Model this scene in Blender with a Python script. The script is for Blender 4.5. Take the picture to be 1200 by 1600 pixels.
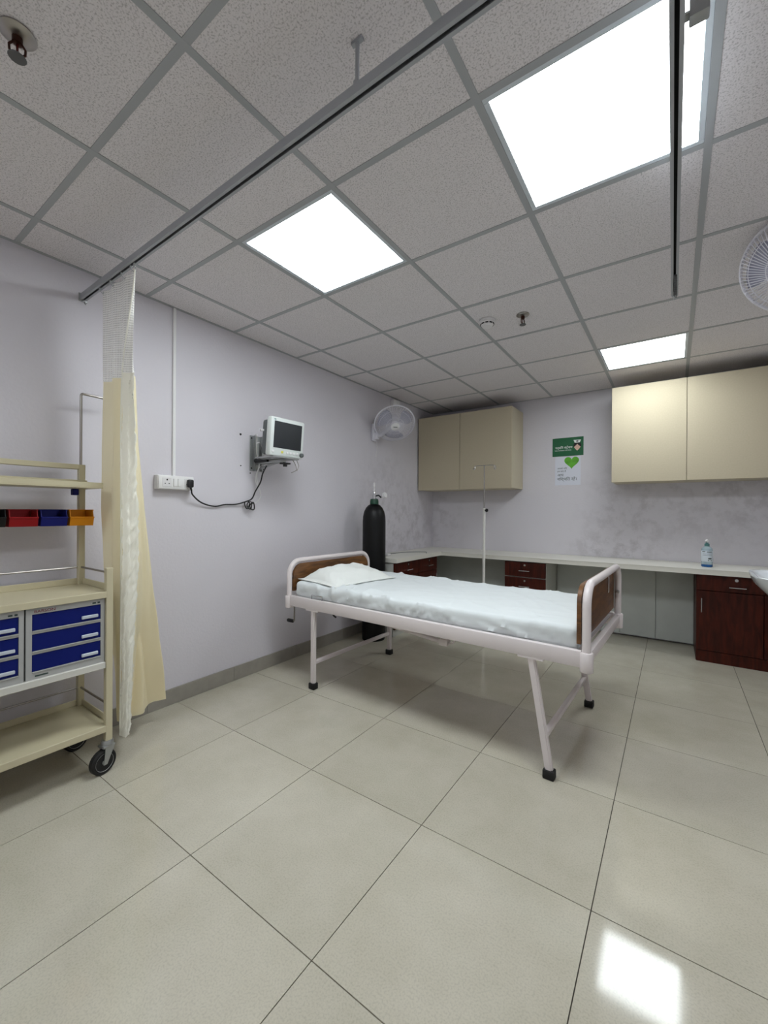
import bpy, bmesh, math, random
from mathutils import Vector, Matrix, noise

random.seed(7)
for o in list(bpy.data.objects):
    bpy.data.objects.remove(o, do_unlink=True)
S = bpy.context.scene
COL = S.collection

# ------------------------------------------------------------------ camera
yaw, pitch, roll = -0.611, -0.001, 0.006
fw = Vector((math.sin(yaw) * math.cos(pitch), math.cos(yaw) * math.cos(pitch), math.sin(pitch)))
rt0 = Vector((math.cos(yaw), -math.sin(yaw), 0))
up0 = rt0.cross(fw)
rt = math.cos(roll) * rt0 + math.sin(roll) * up0
up = -math.sin(roll) * rt0 + math.cos(roll) * up0
cam_data = bpy.data.cameras.new('camera')
cam = bpy.data.objects.new('camera', cam_data)
COL.objects.link(cam)
M = Matrix((rt, up, -fw)).transposed().to_4x4()
M.translation = (0, 0, 1.226)
cam.matrix_world = M
cam_data.sensor_fit = 'HORIZONTAL'
cam_data.sensor_width = 36
cam_data.lens = 36 * 647.1 / 1200
cam_data.clip_start = 0.02
S.camera = cam

# ------------------------------------------------------------------ world, exposure
w = bpy.data.worlds.new('world')
S.world = w
w.use_nodes = True
w.node_tree.nodes['Background'].inputs[0].default_value = (0.6, 0.65, 0.7, 1)
w.node_tree.nodes['Background'].inputs[1].default_value = 0.05
S.view_settings.view_transform = 'Standard'
S.view_settings.look = 'None'
S.view_settings.gamma = 1
S.view_settings.use_curve_mapping = False
S.view_settings.exposure = 1.17
PANEL_STRENGTH = 9.0

# ------------------------------------------------------------------ material helpers
def lin(c):
    return tuple(((x / 255) / 12.92 if x / 255 <= 0.04045 else ((x / 255 + 0.055) / 1.055) ** 2.4) for x in c) + (1,)

def mat(name, rgb, rough=0.5, metal=0.0, spec=0.5, coat=0.0, nscale=0, namp=0.0, bump=0.0, bscale=200, alpha=None, trans=0, sheen=0):
    """principled material with an optional noise tint and noise bump"""
    m = bpy.data.materials.new(name)
    m.use_nodes = True
    nt = m.node_tree
    b = nt.nodes['Principled BSDF']
    b.inputs['Base Color'].default_value = lin(rgb)
    b.inputs['Roughness'].default_value = rough
    b.inputs['Metallic'].default_value = metal
    b.inputs['Specular IOR Level'].default_value = spec
    b.inputs['Coat Weight'].default_value = coat
    b.inputs['Transmission Weight'].default_value = trans
    b.inputs['Sheen Weight'].default_value = sheen
    if nscale:
        tc = nt.nodes.new('ShaderNodeTexCoord')
        n = nt.nodes.new('ShaderNodeTexNoise')
        n.inputs['Scale'].default_value = nscale
        n.inputs['Detail'].default_value = 4
        nt.links.new(tc.outputs['Object'], n.inputs['Vector'])
        r = nt.nodes.new('ShaderNodeValToRGB')
        c = lin(rgb)
        r.color_ramp.elements[0].position = 0.3
        r.color_ramp.elements[1].position = 0.7
        r.color_ramp.elements[0].color = tuple(x * (1 - namp) for x in c[:3]) + (1,)
        r.color_ramp.elements[1].color = tuple(min(1, x * (1 + namp)) for x in c[:3]) + (1,)
        nt.links.new(n.outputs['Fac'], r.inputs['Fac'])
        nt.links.new(r.outputs['Color'], b.inputs['Base Color'])
    if bump:
        tc = nt.nodes.new('ShaderNodeTexCoord')
        n = nt.nodes.new('ShaderNodeTexNoise')
        n.inputs['Scale'].default_value = bscale
        n.inputs['Detail'].default_value = 3
        nt.links.new(tc.outputs['Object'], n.inputs['Vector'])
        bp = nt.nodes.new('ShaderNodeBump')
        bp.inputs['Strength'].default_value = bump
        bp.inputs['Distance'].default_value = 0.01
        nt.links.new(n.outputs['Fac'], bp.inputs['Height'])
        nt.links.new(bp.outputs['Normal'], b.inputs['Normal'])
    return m

def nodes(m):
    return m.node_tree.nodes, m.node_tree.links, m.node_tree.nodes['Principled BSDF']

def ramp(N, p0, c0, p1, c1):
    r = N.new('ShaderNodeValToRGB')
    r.color_ramp.elements[0].position = p0
    r.color_ramp.elements[1].position = p1
    r.color_ramp.elements[0].color = c0
    r.color_ramp.elements[1].color = c1
    return r

def wall_mat(name, rgb, stains):
    """painted plaster; stains = damp patches [(centre, radius, scale xyz)] mottled by noise"""
    m = mat(name, rgb, rough=0.6, spec=0.3)
    N, L, b = nodes(m)
    g = N.new('ShaderNodeNewGeometry')
    n = N.new('ShaderNodeTexNoise'); n.inputs['Scale'].default_value = 1.3; n.inputs['Detail'].default_value = 3
    L.new(g.outputs['Position'], n.inputs['Vector'])
    c = lin(rgb)
    base = ramp(N, .3, tuple(x * .95 for x in c[:3]) + (1,), .7, c)
    L.new(n.outputs['Fac'], base.inputs['Fac'])
    cur = base.outputs['Color']
    for cen, rad, sc in stains:
        sub = N.new('ShaderNodeVectorMath'); sub.operation = 'SUBTRACT'
        sub.inputs[1].default_value = cen
        L.new(g.outputs['Position'], sub.inputs[0])
        mul = N.new('ShaderNodeVectorMath'); mul.operation = 'MULTIPLY'
        mul.inputs[1].default_value = sc
        L.new(sub.outputs[0], mul.inputs[0])
        ln = N.new('ShaderNodeVectorMath'); ln.operation = 'LENGTH'
        L.new(mul.outputs[0], ln.inputs[0])
        mr = N.new('ShaderNodeMapRange')
        mr.inputs['From Min'].default_value = rad; mr.inputs['From Max'].default_value = rad * .25
        L.new(ln.outputs['Value'], mr.inputs['Value'])
        n2 = N.new('ShaderNodeTexNoise'); n2.inputs['Scale'].default_value = 9; n2.inputs['Detail'].default_value = 8
        n2.inputs['Roughness'].default_value = .7
        L.new(g.outputs['Position'], n2.inputs['Vector'])
        rr = ramp(N, .46, (0, 0, 0, 1), .62, (1, 1, 1, 1))
        L.new(n2.outputs['Fac'], rr.inputs['Fac'])
        mm = N.new('ShaderNodeMath'); mm.operation = 'MULTIPLY'
        L.new(mr.outputs['Result'], mm.inputs[0]); L.new(rr.outputs['Color'], mm.inputs[1])
        m2 = N.new('ShaderNodeMath'); m2.operation = 'MULTIPLY'; m2.inputs[1].default_value = .25
        L.new(mm.outputs[0], m2.inputs[0])
        mx = N.new('ShaderNodeMix'); mx.data_type = 'RGBA'
        L.new(m2.outputs[0], mx.inputs['Factor'])
        L.new(cur, mx.inputs[6])
        mx.inputs[7].default_value = lin((128, 118, 120))
        cur = mx.outputs[2]
    L.new(cur, b.inputs['Base Color'])
    nb = N.new('ShaderNodeTexNoise'); nb.inputs['Scale'].default_value = 60; nb.inputs['Detail'].default_value = 3
    L.new(g.outputs['Position'], nb.inputs['Vector'])
    bp = N.new('ShaderNodeBump'); bp.inputs['Strength'].default_value = .12; bp.inputs['Distance'].default_value = .01
    L.new(nb.outputs['Fac'], bp.inputs['Height']); L.new(bp.outputs['Normal'], b.inputs['Normal'])
    return m

def floor_mat():
    m = mat('vitrified_floor_tile', (190, 186, 168), rough=0.07, spec=0.5)
    N, L, b = nodes(m)
    g = N.new('ShaderNodeNewGeometry')
    oi = N.new('ShaderNodeObjectInfo')
    n1 = N.new('ShaderNodeTexNoise'); n1.inputs['Scale'].default_value = 3.0; n1.inputs['Detail'].default_value = 8
    n1.inputs['Roughness'].default_value = .65
    n2 = N.new('ShaderNodeTexNoise'); n2.inputs['Scale'].default_value = 180; n2.inputs['Detail'].default_value = 2
    L.new(g.outputs['Position'], n1.inputs['Vector']); L.new(g.outputs['Position'], n2.inputs['Vector'])
    r1 = ramp(N, .3, lin((187, 181, 163)), .7, lin((203, 197, 181)))
    r2 = ramp(N, .3, (.86, .86, .86, 1), .55, (1, 1, 1, 1))
    L.new(n1.outputs['Fac'], r1.inputs['Fac']); L.new(n2.outputs['Fac'], r2.inputs['Fac'])
    mx = N.new('ShaderNodeMix'); mx.data_type = 'RGBA'; mx.blend_type = 'MULTIPLY'; mx.inputs['Factor'].default_value = 1
    L.new(r1.outputs['Color'], mx.inputs[6]); L.new(r2.outputs['Color'], mx.inputs[7])
    hv = N.new('ShaderNodeHueSaturation')
    mr = N.new('ShaderNodeMapRange'); mr.inputs['To Min'].default_value = .95; mr.inputs['To Max'].default_value = 1.03
    L.new(oi.outputs['Random'], mr.inputs['Value']); L.new(mr.outputs['Result'], hv.inputs['Value'])
    L.new(mx.outputs[2], hv.inputs['Color']); L.new(hv.outputs['Color'], b.inputs['Base Color'])
    r3 = ramp(N, .35, (.05, .05, .05, 1), .75, (.11, .11, .11, 1))
    L.new(n1.outputs['Fac'], r3.inputs['Fac']); L.new(r3.outputs['Color'], b.inputs['Roughness'])
    return m

def ceiling_mat():
    m = mat('mineral_fibre_tile', (176, 172, 170), rough=0.9, spec=0.1)
    N, L, b = nodes(m)
    g = N.new('ShaderNodeNewGeometry')
    n = N.new('ShaderNodeTexNoise'); n.inputs['Scale'].default_value = 190; n.inputs['Detail'].default_value = 2
    n.inputs['Roughness'].default_value = .6
    L.new(g.outputs['Position'], n.inputs['Vector'])
    r = ramp(N, .33, lin((190, 185, 185)), .5, lin((229, 224, 225)))
    L.new(n.outputs['Fac'], r.inputs['Fac'])
    L.new(r.outputs['Color'], b.inputs['Base Color'])
    bp = N.new('ShaderNodeBump'); bp.inputs['Strength'].default_value = .35; bp.inputs['Distance'].default_value = .004
    L.new(n.outputs['Fac'], bp.inputs['Height']); L.new(bp.outputs['Normal'], b.inputs['Normal'])
    return m

def wood_mat(name, c0, c1, rough=.35, scale=(14, 2, 2), spec=.5):
    m = mat(name, c0, rough=rough, spec=spec)
    N, L, b = nodes(m)
    tc = N.new('ShaderNodeTexCoord')
    mp = N.new('ShaderNodeMapping'); mp.inputs['Scale'].default_value = scale
    n = N.new('ShaderNodeTexNoise'); n.inputs['Scale'].default_value = 3.5; n.inputs['Detail'].default_value = 6
    n.inputs['Distortion'].default_value = .7
    L.new(tc.outputs['Object'], mp.inputs['Vector']); L.new(mp.outputs['Vector'], n.inputs['Vector'])
    r = ramp(N, .35, lin(c0), .68, lin(c1))
    L.new(n.outputs['Fac'], r.inputs['Fac']); L.new(r.outputs['Color'], b.inputs['Base Color'])
    return m

def net_mat():
    m = mat('curtain_net', (246, 244, 240), rough=.7, spec=.2)
    N, L, b = nodes(m)
    uv = N.new('ShaderNodeUVMap')
    sx = N.new('ShaderNodeSeparateXYZ'); L.new(uv.outputs['UV'], sx.inputs[0])
    def stripes(out, freq):
        a = N.new('ShaderNodeMath'); a.operation = 'MULTIPLY'; a.inputs[1].default_value = freq; L.new(out, a.inputs[0])
        f = N.new('ShaderNodeMath'); f.operation = 'FRACT'; L.new(a.outputs[0], f.inputs[0])
        g = N.new('ShaderNodeMath'); g.operation = 'LESS_THAN'; g.inputs[1].default_value = .52; L.new(f.outputs[0], g.inputs[0])
        return g.outputs[0]
    a = stripes(sx.outputs['X'], 130); c = stripes(sx.outputs['Y'], 95)
    mx = N.new('ShaderNodeMath'); mx.operation = 'MAXIMUM'; L.new(a, mx.inputs[0]); L.new(c, mx.inputs[1])
    mr = N.new('ShaderNodeMapRange'); mr.inputs['To Min'].default_value = .35; mr.inputs['To Max'].default_value = 1.0
    L.new(mx.outputs[0], mr.inputs['Value']); L.new(mr.outputs['Result'], b.inputs['Alpha'])
    return m

def fabric_mat(name, rgb, transl=.25, rough=.6, sheen=0.0, spec=.3):
    m = mat(name, rgb, rough=rough, spec=spec, bump=.08, bscale=300)
    N, L, b = nodes(m)
    t = N.new('ShaderNodeBsdfTranslucent'); t.inputs['Color'].default_value = lin(rgb)
    mx = N.new('ShaderNodeMixShader'); mx.inputs['Fac'].default_value = transl
    out = N['Material Output']
    L.new(b.outputs[0], mx.inputs[1]); L.new(t.outputs[0], mx.inputs[2]); L.new(mx.outputs[0], out.inputs['Surface'])
    return m

def emit_mat(name, rgb, strength):
    m = bpy.data.materials.new(name); m.use_nodes = True
    N, L = m.node_tree.nodes, m.node_tree.links
    b = N['Principled BSDF']
    b.inputs['Base Color'].default_value = (.8, .8, .8, 1)
    b.inputs['Emission Color'].default_value = rgb + (1,)
    b.inputs['Emission Strength'].default_value = strength
    return m

MT = {}
MT['wall_left'] = wall_mat('lilac_wall_paint', (216, 212, 218), [((-2.6, 3.75, 1.15), .75, (1, 1, .8)), ((-2.6, 4.4, 1.0), .6, (1, 1, 1))])
MT['wall_back'] = wall_mat('lilac_wall_paint_damp', (214, 210, 215), [((-.35, 4.82, 1.2), .62, (1, 1, .9)), ((.55, 4.82, 1.35), .6, (.8, 1, 1)), ((-2.5, 4.82, 1.1), .45, (1, 1, .8)), ((-.55, 4.82, .85), .55, (1, 1, 3))])
MT['wall'] = wall_mat('lilac_wall_paint_plain', (216, 212, 217), [])
MT['floor'] = floor_mat()
MT['grout'] = mat('dark_grout', (70, 66, 58), rough=.9)
MT['skirting'] = mat('skirting_tile', (152, 147, 138), rough=.3, nscale=20, namp=.06)
MT['ceil'] = ceiling_mat()
MT['tbar'] = mat('grey_ceiling_grid', (168, 170, 172), rough=.5, spec=.3)
MT['slab'] = mat('dark_plenum', (60, 60, 60), rough=.9)
MT['panel'] = emit_mat('lit_diffuser', (.90, .97, 1.0), PANEL_STRENGTH)
MT['panel_old'] = emit_mat('lit_diffuser_weaker_lamp', (.90, .97, 1.0), PANEL_STRENGTH * .8)
MT['light_frame'] = mat('light_frame_white', (205, 212, 218), rough=.4)
MT['cream_lam'] = mat('cream_laminate', (190, 179, 155), rough=.7, spec=.2, nscale=90, namp=.03)
MT['cream_edge'] = mat('cream_laminate_edge', (190, 180, 155), rough=.5)
MT['white_lam'] = mat('white_laminate', (226, 223, 213), rough=.35)
MT['grey_lam'] = mat('grey_laminate', (184, 187, 182), rough=.4, nscale=8, namp=.04)
MT['carcass'] = mat('pale_grey_carcass', (196, 196, 190), rough=.5)
MT['dark_wood'] = wood_mat('mahogany_laminate', (50, 14, 7), (78, 27, 13), scale=(9, 9, 1.5), rough=.4, spec=.25)
MT['bed_wood'] = wood_mat('brown_board_laminate', (78, 50, 26), (128, 86, 48), scale=(3, 2, 10), rough=.35)
MT['chrome'] = mat('chrome', (210, 210, 212), rough=.16, metal=1)
MT['steel'] = mat('brushed_steel', (165, 160, 155), rough=.32, metal=1)
MT['zinc'] = mat('zinc_plate', (170, 172, 172), rough=.4, metal=.8)
MT['dark_zinc'] = mat('dull_dark_zinc', (96, 96, 96), rough=.5, metal=.5)
MT['alu'] = mat('grey_aluminium', (168, 170, 174), rough=.45, metal=.2)
MT['black'] = mat('black_plastic', (14, 14, 15), rough=.45)
MT['slot'] = mat('black_slot', (6, 6, 7), rough=.8)
MT['rubber'] = mat('black_rubber', (20, 19, 19), rough=.7)
MT['bed_paint'] = mat('pinkish_white_enamel', (224, 215, 214), rough=.3, nscale=6, namp=.02)
MT['sheet'] = mat('pale_cotton_sheet', (222, 227, 228), rough=.85, spec=.2, bump=.06, bscale=60)
def crease(m, scale, strength):
    N, L, b = nodes(m)
    tc = N.new('ShaderNodeTexCoord'); n = N.new('ShaderNodeTexNoise'); n.noise_type = 'RIDGED_MULTIFRACTAL'
    n.inputs['Scale'].default_value = scale; n.inputs['Detail'].default_value = 2; n.inputs['Distortion'].default_value = .6
    L.new(tc.outputs['Object'], n.inputs['Vector'])
    bp = N.new('ShaderNodeBump'); bp.inputs['Strength'].default_value = strength; bp.inputs['Distance'].default_value = .012
    L.new(n.outputs['Fac'], bp.inputs['Height']); L.new(bp.outputs['Normal'], b.inputs['Normal'])
crease(MT['sheet'], 3.2, .35)
MT['pillow'] = mat('white_cotton_pillowcase', (232, 234, 230), rough=.85, spec=.2, bump=.06, bscale=50)
crease(MT['pillow'], 6, .2)
MT['trolley'] = mat('cream_enamel', (196, 187, 157), rough=.38, nscale=5, namp=.03)
MT['trolley_white'] = mat('off_white_enamel', (206, 204, 196), rough=.4)
MT['unit_grey'] = mat('light_grey_steel', (168, 168, 166), rough=.45)
MT['blue'] = mat('blue_drawer', (3, 20, 98), rough=.5, spec=.2)
MT['pull'] = mat('pale_pull', (190, 196, 206), rough=.35)
MT['bin_red'] = mat('red_plastic', (138, 10, 18), rough=.5, spec=.25)
MT['bin_blue'] = mat('blue_plastic', (13, 20, 100), rough=.5, spec=.25)
MT['bin_yellow'] = mat('amber_plastic', (205, 130, 16), rough=.5, spec=.25)
MT['bin_black'] = mat('black_bin_plastic', (16, 13, 14), rough=.5, spec=.25)
MT['curtain'] = fabric_mat('cream_curtain_cloth', (252, 242, 210), transl=.3, rough=.55)
MT['satin_sheen'] = fabric_mat('satin_hem_painted_sheen', (252, 250, 238), transl=.2, rough=.32, spec=.6)  # hem paler than the cloth: satin sheen painted into its colour
MT['net'] = net_mat()
MT['cyl'] = mat('black_cylinder_paint', (5, 5, 6), rough=.42, spec=.3, nscale=30, namp=.3)
MT['green_paint'] = mat('dark_green_paint', (12, 62, 42), rough=.35)
MT['white_pl'] = mat('white_plastic', (224, 222, 222), rough=.35)
MT['fan_pl'] = mat('fan_plastic', (222, 220, 228), rough=.35)
MT['fan_blade'] = mat('fan_blade_plastic', (158, 157, 175), rough=.4)
MT['switch'] = mat('switch_white', (232, 231, 230), rough=.3)
MT['mon_white'] = mat('monitor_casing', (214, 219, 216), rough=.4)
MT['mon_grey'] = mat('monitor_rear_grey', (92, 97, 97), rough=.5)
MT['screen'] = mat('dark_screen', (38, 41, 45), rough=.5)
MT['yellow_btn'] = mat('yellow_button', (214, 206, 90), rough=.4)
MT['iv_white'] = mat('white_tube', (222, 220, 214), rough=.35)
MT['paper_green'] = mat('green_poster_print', (12, 92, 52), rough=.45)
MT['paper_white'] = mat('white_poster_paper', (214, 216, 226), rough=.5)
MT['ink'] = mat('dark_print', (44, 62, 56), rough=.6)
MT['white_ink'] = mat('white_print', (235, 240, 236), rough=.6)
MT['heart'] = mat('leaf_green_print', (92, 170, 36), rough=.5, nscale=16, namp=.3)
MT['hair_ink'] = mat('black_print', (22, 18, 18), rough=.6)
MT['skin_ink'] = mat('skin_print', (214, 178, 160), rough=.6)
MT['red_ink'] = mat('maroon_print', (120, 30, 40), rough=.6)
MT['bottle'] = mat('clear_blue_bottle', (205, 226, 234), rough=.12, trans=.55)
MT['bottle_base'] = mat('blue_liquid', (20, 80, 140), rough=.2)
MT['label'] = mat('bottle_label', (206, 214, 222), rough=.5)
MT['teal'] = mat('teal_plastic', (80, 128, 128), rough=.4)
MT['ceramic'] = mat('white_ceramic', (228, 232, 236), rough=.12, coat=.3)
MT['brass'] = mat('old_bronze', (70, 42, 34), rough=.35, metal=.8)
MT['glass_red'] = mat('red_bulb', (70, 14, 14), rough=.15)

# ------------------------------------------------------------------ mesh helpers
class MB:
    """collects shapes in one bmesh; built relative to origin o"""
    def __init__(self, o=(0, 0, 0)):
        self.bm = bmesh.new(); self.o = Vector(o)

    def box(self, lo, hi, bev=0.0, seg=2, mtx=None):
        lo, hi = Vector(lo), Vector(hi)
        c = (lo + hi) / 2; d = hi - lo
        m = Matrix.Translation(c) @ Matrix.Diagonal((d.x, d.y, d.z, 1))
        r = bmesh.ops.create_cube(self.bm, size=1, matrix=m)
        vs = r['verts']
        if bev > 0:
            es = list({e for v in vs for e in v.link_edges})
            rb = bmesh.ops.bevel(self.bm, geom=es, offset=bev, segments=seg, affect='EDGES', profile=.5)
            vs = list({v for f in rb['faces'] for v in f.verts} | {v for v in vs if v.is_valid})
        if mtx is not None:
            bmesh.ops.transform(self.bm, matrix=mtx, verts=vs)
        return self

    def tube(self, pts, r, n=10, closed=False, cap=True):
        pts = [Vector(p) for p in pts]
        k = len(pts)
        rs = r if isinstance(r, (list, tuple)) else [r] * k
        tg = []
        for i in range(k):
            a = pts[(i - 1) % k] if (closed or i > 0) else pts[i]
            b = pts[(i + 1) % k] if (closed or i < k - 1) else pts[i]
            tg.append((b - a).normalized())
        ref = Vector((0, 0, 1)) if abs(tg[0].z) < .9 else Vector((1, 0, 0))
        u = tg[0].cross(ref).normalized()
        rings = []
        for i in range(k):
            u = (u - tg[i] * u.dot(tg[i])).normalized()
            v = tg[i].cross(u)
            rings.append([self.bm.verts.new(pts[i] + (u * math.cos(2 * math.pi * j / n) + v * math.sin(2 * math.pi * j / n)) * rs[i]) for j in range(n)])
        for i in range(k if closed else k - 1):
            A, B = rings[i], rings[(i + 1) % k]
            for j in range(n):
                self.bm.faces.new((A[j], A[(j + 1) % n], B[(j + 1) % n], B[j]))
        if cap and not closed:
            self.bm.faces.new(rings[0][::-1]); self.bm.faces.new(rings[-1])
        return self

    def cyl(self, p0, p1, r, r1=None, n=16):
        return self.tube([p0, p1], [r, r if r1 is None else r1], n)

    def lathe(self, prof, mtx=None, n=24):
        """prof = [(radius, height)] turned about local z"""
        mtx = mtx or Matrix()
        rings = []
        for r, z in prof:
            if r < 1e-5:
                rings.append([self.bm.verts.new(mtx @ Vector((0, 0, z)))])
            else:
                rings.append([self.bm.verts.new(mtx @ Vector((r * math.cos(2 * math.pi * j / n), r * math.sin(2 * math.pi * j / n), z))) for j in range(n)])
        for A, B in zip(rings, rings[1:]):
            for j in range(n):
                a = [A[0]] if len(A) == 1 else [A[j], A[(j + 1) % n]]
                b = [B[0]] if len(B) == 1 else [B[(j + 1) % n], B[j]]
                if len(a) + len(b) > 2:
                    self.bm.faces.new(a + b)
        for R, rev in ((rings[0], True), (rings[-1], False)):
            if len(R) > 1:
                self.bm.faces.new(R[::-1] if rev else R)
        return self

    def prism(self, poly, h, mtx=None):
        """2D outline extruded by h along local z"""
        mtx = mtx or Matrix()
        a = [self.bm.verts.new(mtx @ Vector((x, y, 0))) for x, y in poly]
        b = [self.bm.verts.new(mtx @ Vector((x, y, h))) for x, y in poly]
        self.bm.faces.new(a[::-1]); self.bm.faces.new(b)
        k = len(poly)
        for i in range(k):
            self.bm.faces.new((a[i], a[(i + 1) % k], b[(i + 1) % k], b[i]))
        return self

    def grid(self, fn, nu, nv, closed_u=False):
        vs = [[self.bm.verts.new(fn(i / nu, j / nv)) for j in range(nv + 1)] for i in range(nu if closed_u else nu + 1)]
        k = len(vs)
        for i in range(k if closed_u else k - 1):
            for j in range(nv):
                self.bm.faces.new((vs[i][j], vs[(i + 1) % k][j], vs[(i + 1) % k][j + 1], vs[i][j + 1]))
        return vs

    def mesh(self, name, material, smooth=True, angle=40):
        if self.o.length:
            bmesh.ops.translate(self.bm, vec=-self.o, verts=self.bm.verts)
        bmesh.ops.recalc_face_normals(self.bm, faces=self.bm.faces)
        me = bpy.data.meshes.new(name)
        self.bm.to_mesh(me); self.bm.free()
        me.materials.append(material)
        if smooth:
            me.polygons.foreach_set('use_smooth', [True] * len(me.polygons))
            me.set_sharp_from_angle(angle=math.radians(angle))
        return me

    def build(self, name, material, parent=None, smooth=True, angle=40, loc=None):
        o = bpy.data.objects.new(name, self.mesh(name, material, smooth, angle))
        COL.objects.link(o)
        if parent is not None:
            o.parent = parent
        elif self.o.length:
            o.location = self.o
        return o

def tag(o, label, cat, group=None):
    o['label'] = label; o['category'] = cat
    if group: o['group'] = group
    return o

def thing(name, label, cat, loc=(0, 0, 0), rotz=0.0, group=None):
    o = bpy.data.objects.new(name, None)
    o.empty_display_size = .05
    COL.objects.link(o)
    o.location = loc; o.rotation_euler = (0, 0, rotz)
    return tag(o, label, cat, group)

def struct(o):
    o['kind'] = 'structure'
    return o

def inst(name, me, parent, loc=(0, 0, 0), rot=(0, 0, 0)):
    o = bpy.data.objects.new(name, me)
    COL.objects.link(o)
    o.parent = parent; o.location = loc; o.rotation_euler = rot
    return o

def arc(c, r, a0, a1, n, ax, ay):
    c, ax, ay = Vector(c), Vector(ax), Vector(ay)
    return [c + (ax * math.cos(a0 + (a1 - a0) * i / n) + ay * math.sin(a0 + (a1 - a0) * i / n)) * r for i in range(n + 1)]

def smooth_path(pts, sub=6):
    """Catmull-Rom through the points"""
    P = [Vector(p) for p in pts]
    P = [P[0] * 2 - P[1]] + P + [P[-1] * 2 - P[-2]]
    out = []
    for i in range(1, len(P) - 2):
        for k in range(sub):
            t = k / sub
            a, b, c, d = P[i - 1], P[i], P[i + 1], P[i + 2]
            out.append(.5 * ((2 * b) + (c - a) * t + (2 * a - 5 * b + 4 * c - d) * t * t + (3 * b - a - 3 * c + d) * t ** 3))
    out.append(P[-2])
    return out

def frame_mtx(org, x, y):
    x, y = Vector(x).normalized(), Vector(y).normalized()
    z = x.cross(y)
    m = Matrix((x, y, z)).transposed().to_4x4()
    m.translation = org
    return m

def text_mesh(name, body, size, material, parent, mtx, align='LEFT', ext=.0004):
    cu = bpy.data.curves.new(name, 'FONT')
    cu.body = body; cu.size = size; cu.extrude = ext; cu.align_x = align
    t = bpy.data.objects.new(name, cu)
    COL.objects.link(t)
    dg = bpy.context.evaluated_depsgraph_get(); dg.update()
    me = bpy.data.meshes.new_from_object(t.evaluated_get(dg))
    bpy.data.objects.remove(t, do_unlink=True)
    me.transform(mtx)
    me.materials.clear(); me.materials.append(material)
    o = bpy.data.objects.new(name, me)
    COL.objects.link(o)
    o.parent = parent
    return o

# ------------------------------------------------------------------ room shell
XL, XR, YF, YB, H = -2.6, 0.9, -1.788, 4.82, 2.5036
AX = [-2.31 + .6 * i for i in range(6)]
BY = [.612 + .6 * i for i in range(-3, 7)]

fl = struct(MB((0, 0, -.1)).box((XL - .1, YF - .1, -.1), (XR + .1, YB + .1, -.004)).build('floor', MT['grout'], smooth=False))
fx = [XL] + [-2.003 + .6 * i for i in range(5)] + [XR]
fy = [YF] + [.815 + .6 * i for i in range(-4, 7)] + [YB]
cache = {}
for i in range(len(fx) - 1):
    for j in range(len(fy) - 1):
        x0, x1, y0, y1 = fx[i], fx[i + 1], fy[j], fy[j + 1]
        key = (round(x1 - x0, 3), round(y1 - y0, 3))
        if key not in cache:
            g = .0015
            cache[key] = MB().box((g, g, -.008), (key[0] - g, key[1] - g, 0)).mesh('floor_tile', MT['floor'], smooth=False)
        inst('floor_tile', cache[key], fl, (x0, y0, .1))

ce = struct(MB((0, 0, 2.6)).box((XL - .1, YF - .1, 2.53), (XR + .1, YB + .1, 2.62)).build('ceiling', MT['slab'], smooth=False))
cx = [XL] + AX + [XR]
cy = [YF] + BY + [YB]
LIGHTS = [(2, 5), (4, 5), (4, 9), (2, 1)]      # cells that hold a light panel
cache = {}
for i in range(len(cx) - 1):
    for j in range(len(cy) - 1):
        if (i, j) in LIGHTS: continue
        x0, x1, y0, y1 = cx[i], cx[i + 1], cy[j], cy[j + 1]
        key = (round(x1 - x0, 3), round(y1 - y0, 3))
        if key not in cache:
            cache[key] = MB().box((.004, .004, 0), (key[0] - .004, key[1] - .004, .014), bev=.001, seg=1).mesh('ceiling_tile', MT['ceil'], smooth=False)
        inst('ceiling_tile', cache[key], ce, (x0, y0, H + .0025 - 2.6))
hw = .012
for x in AX:
    me = MB().box((-hw, 0, 0), (hw, YB - YF, .0024)).box((-.002, 0, .0024), (.002, YB - YF, .028)).mesh('grid_runner', MT['tbar'], smooth=False)
    inst('grid_runner', me, ce, (x, YF, H - 2.6))
cache = {}
for y in BY:
    for i in range(len(cx) - 1):
        ln = round(cx[i + 1] - cx[i], 3)
        if ln not in cache:
            cache[ln] = MB().box((hw, -hw, .0003), (ln - hw, hw, .0024)).box((hw, -.002, .0024), (ln - hw, .002, .028)).mesh('cross_tee', MT['tbar'], smooth=False)
        inst('cross_tee', cache[ln], ce, (cx[i], y, H - 2.6))
wa = MB((0, 0, 2.6))
wa.box((XL, YF, H - .0005), (XL + .02, YB, H + .002)).box((XR - .02, YF, H - .0005), (XR, YB, H + .002))
wa.box((XL, YB - .02, H - .0005), (XR, YB, H + .002)).box((XL, YF, H - .0005), (XR, YF + .02, H + .002))
wa.build('wall_angle', MT['tbar'], ce, smooth=False)

struct(MB((XL, 1.5, 0)).box((XL - .1, YF - .1, 0), (XL, YB + .1, 2.53)).build('wall_left', MT['wall_left'], smooth=False))
wb = struct(MB((-.9, YB, 0)).box((XL, YB, 0), (XR, YB + .1, 2.53)).build('wall_back', MT['wall_back'], smooth=False))
struct(MB((XR, 1.5, 0)).box((XR, YF - .1, 0), (XR + .1, YB + .1, 2.53)).build('wall_right', MT['wall'], smooth=False))
struct(MB((-.9, YF, 0)).box((XL, YF - .1, 0), (XR, YF, 2.53)).build('wall_front', MT['wall'], smooth=False))

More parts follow.
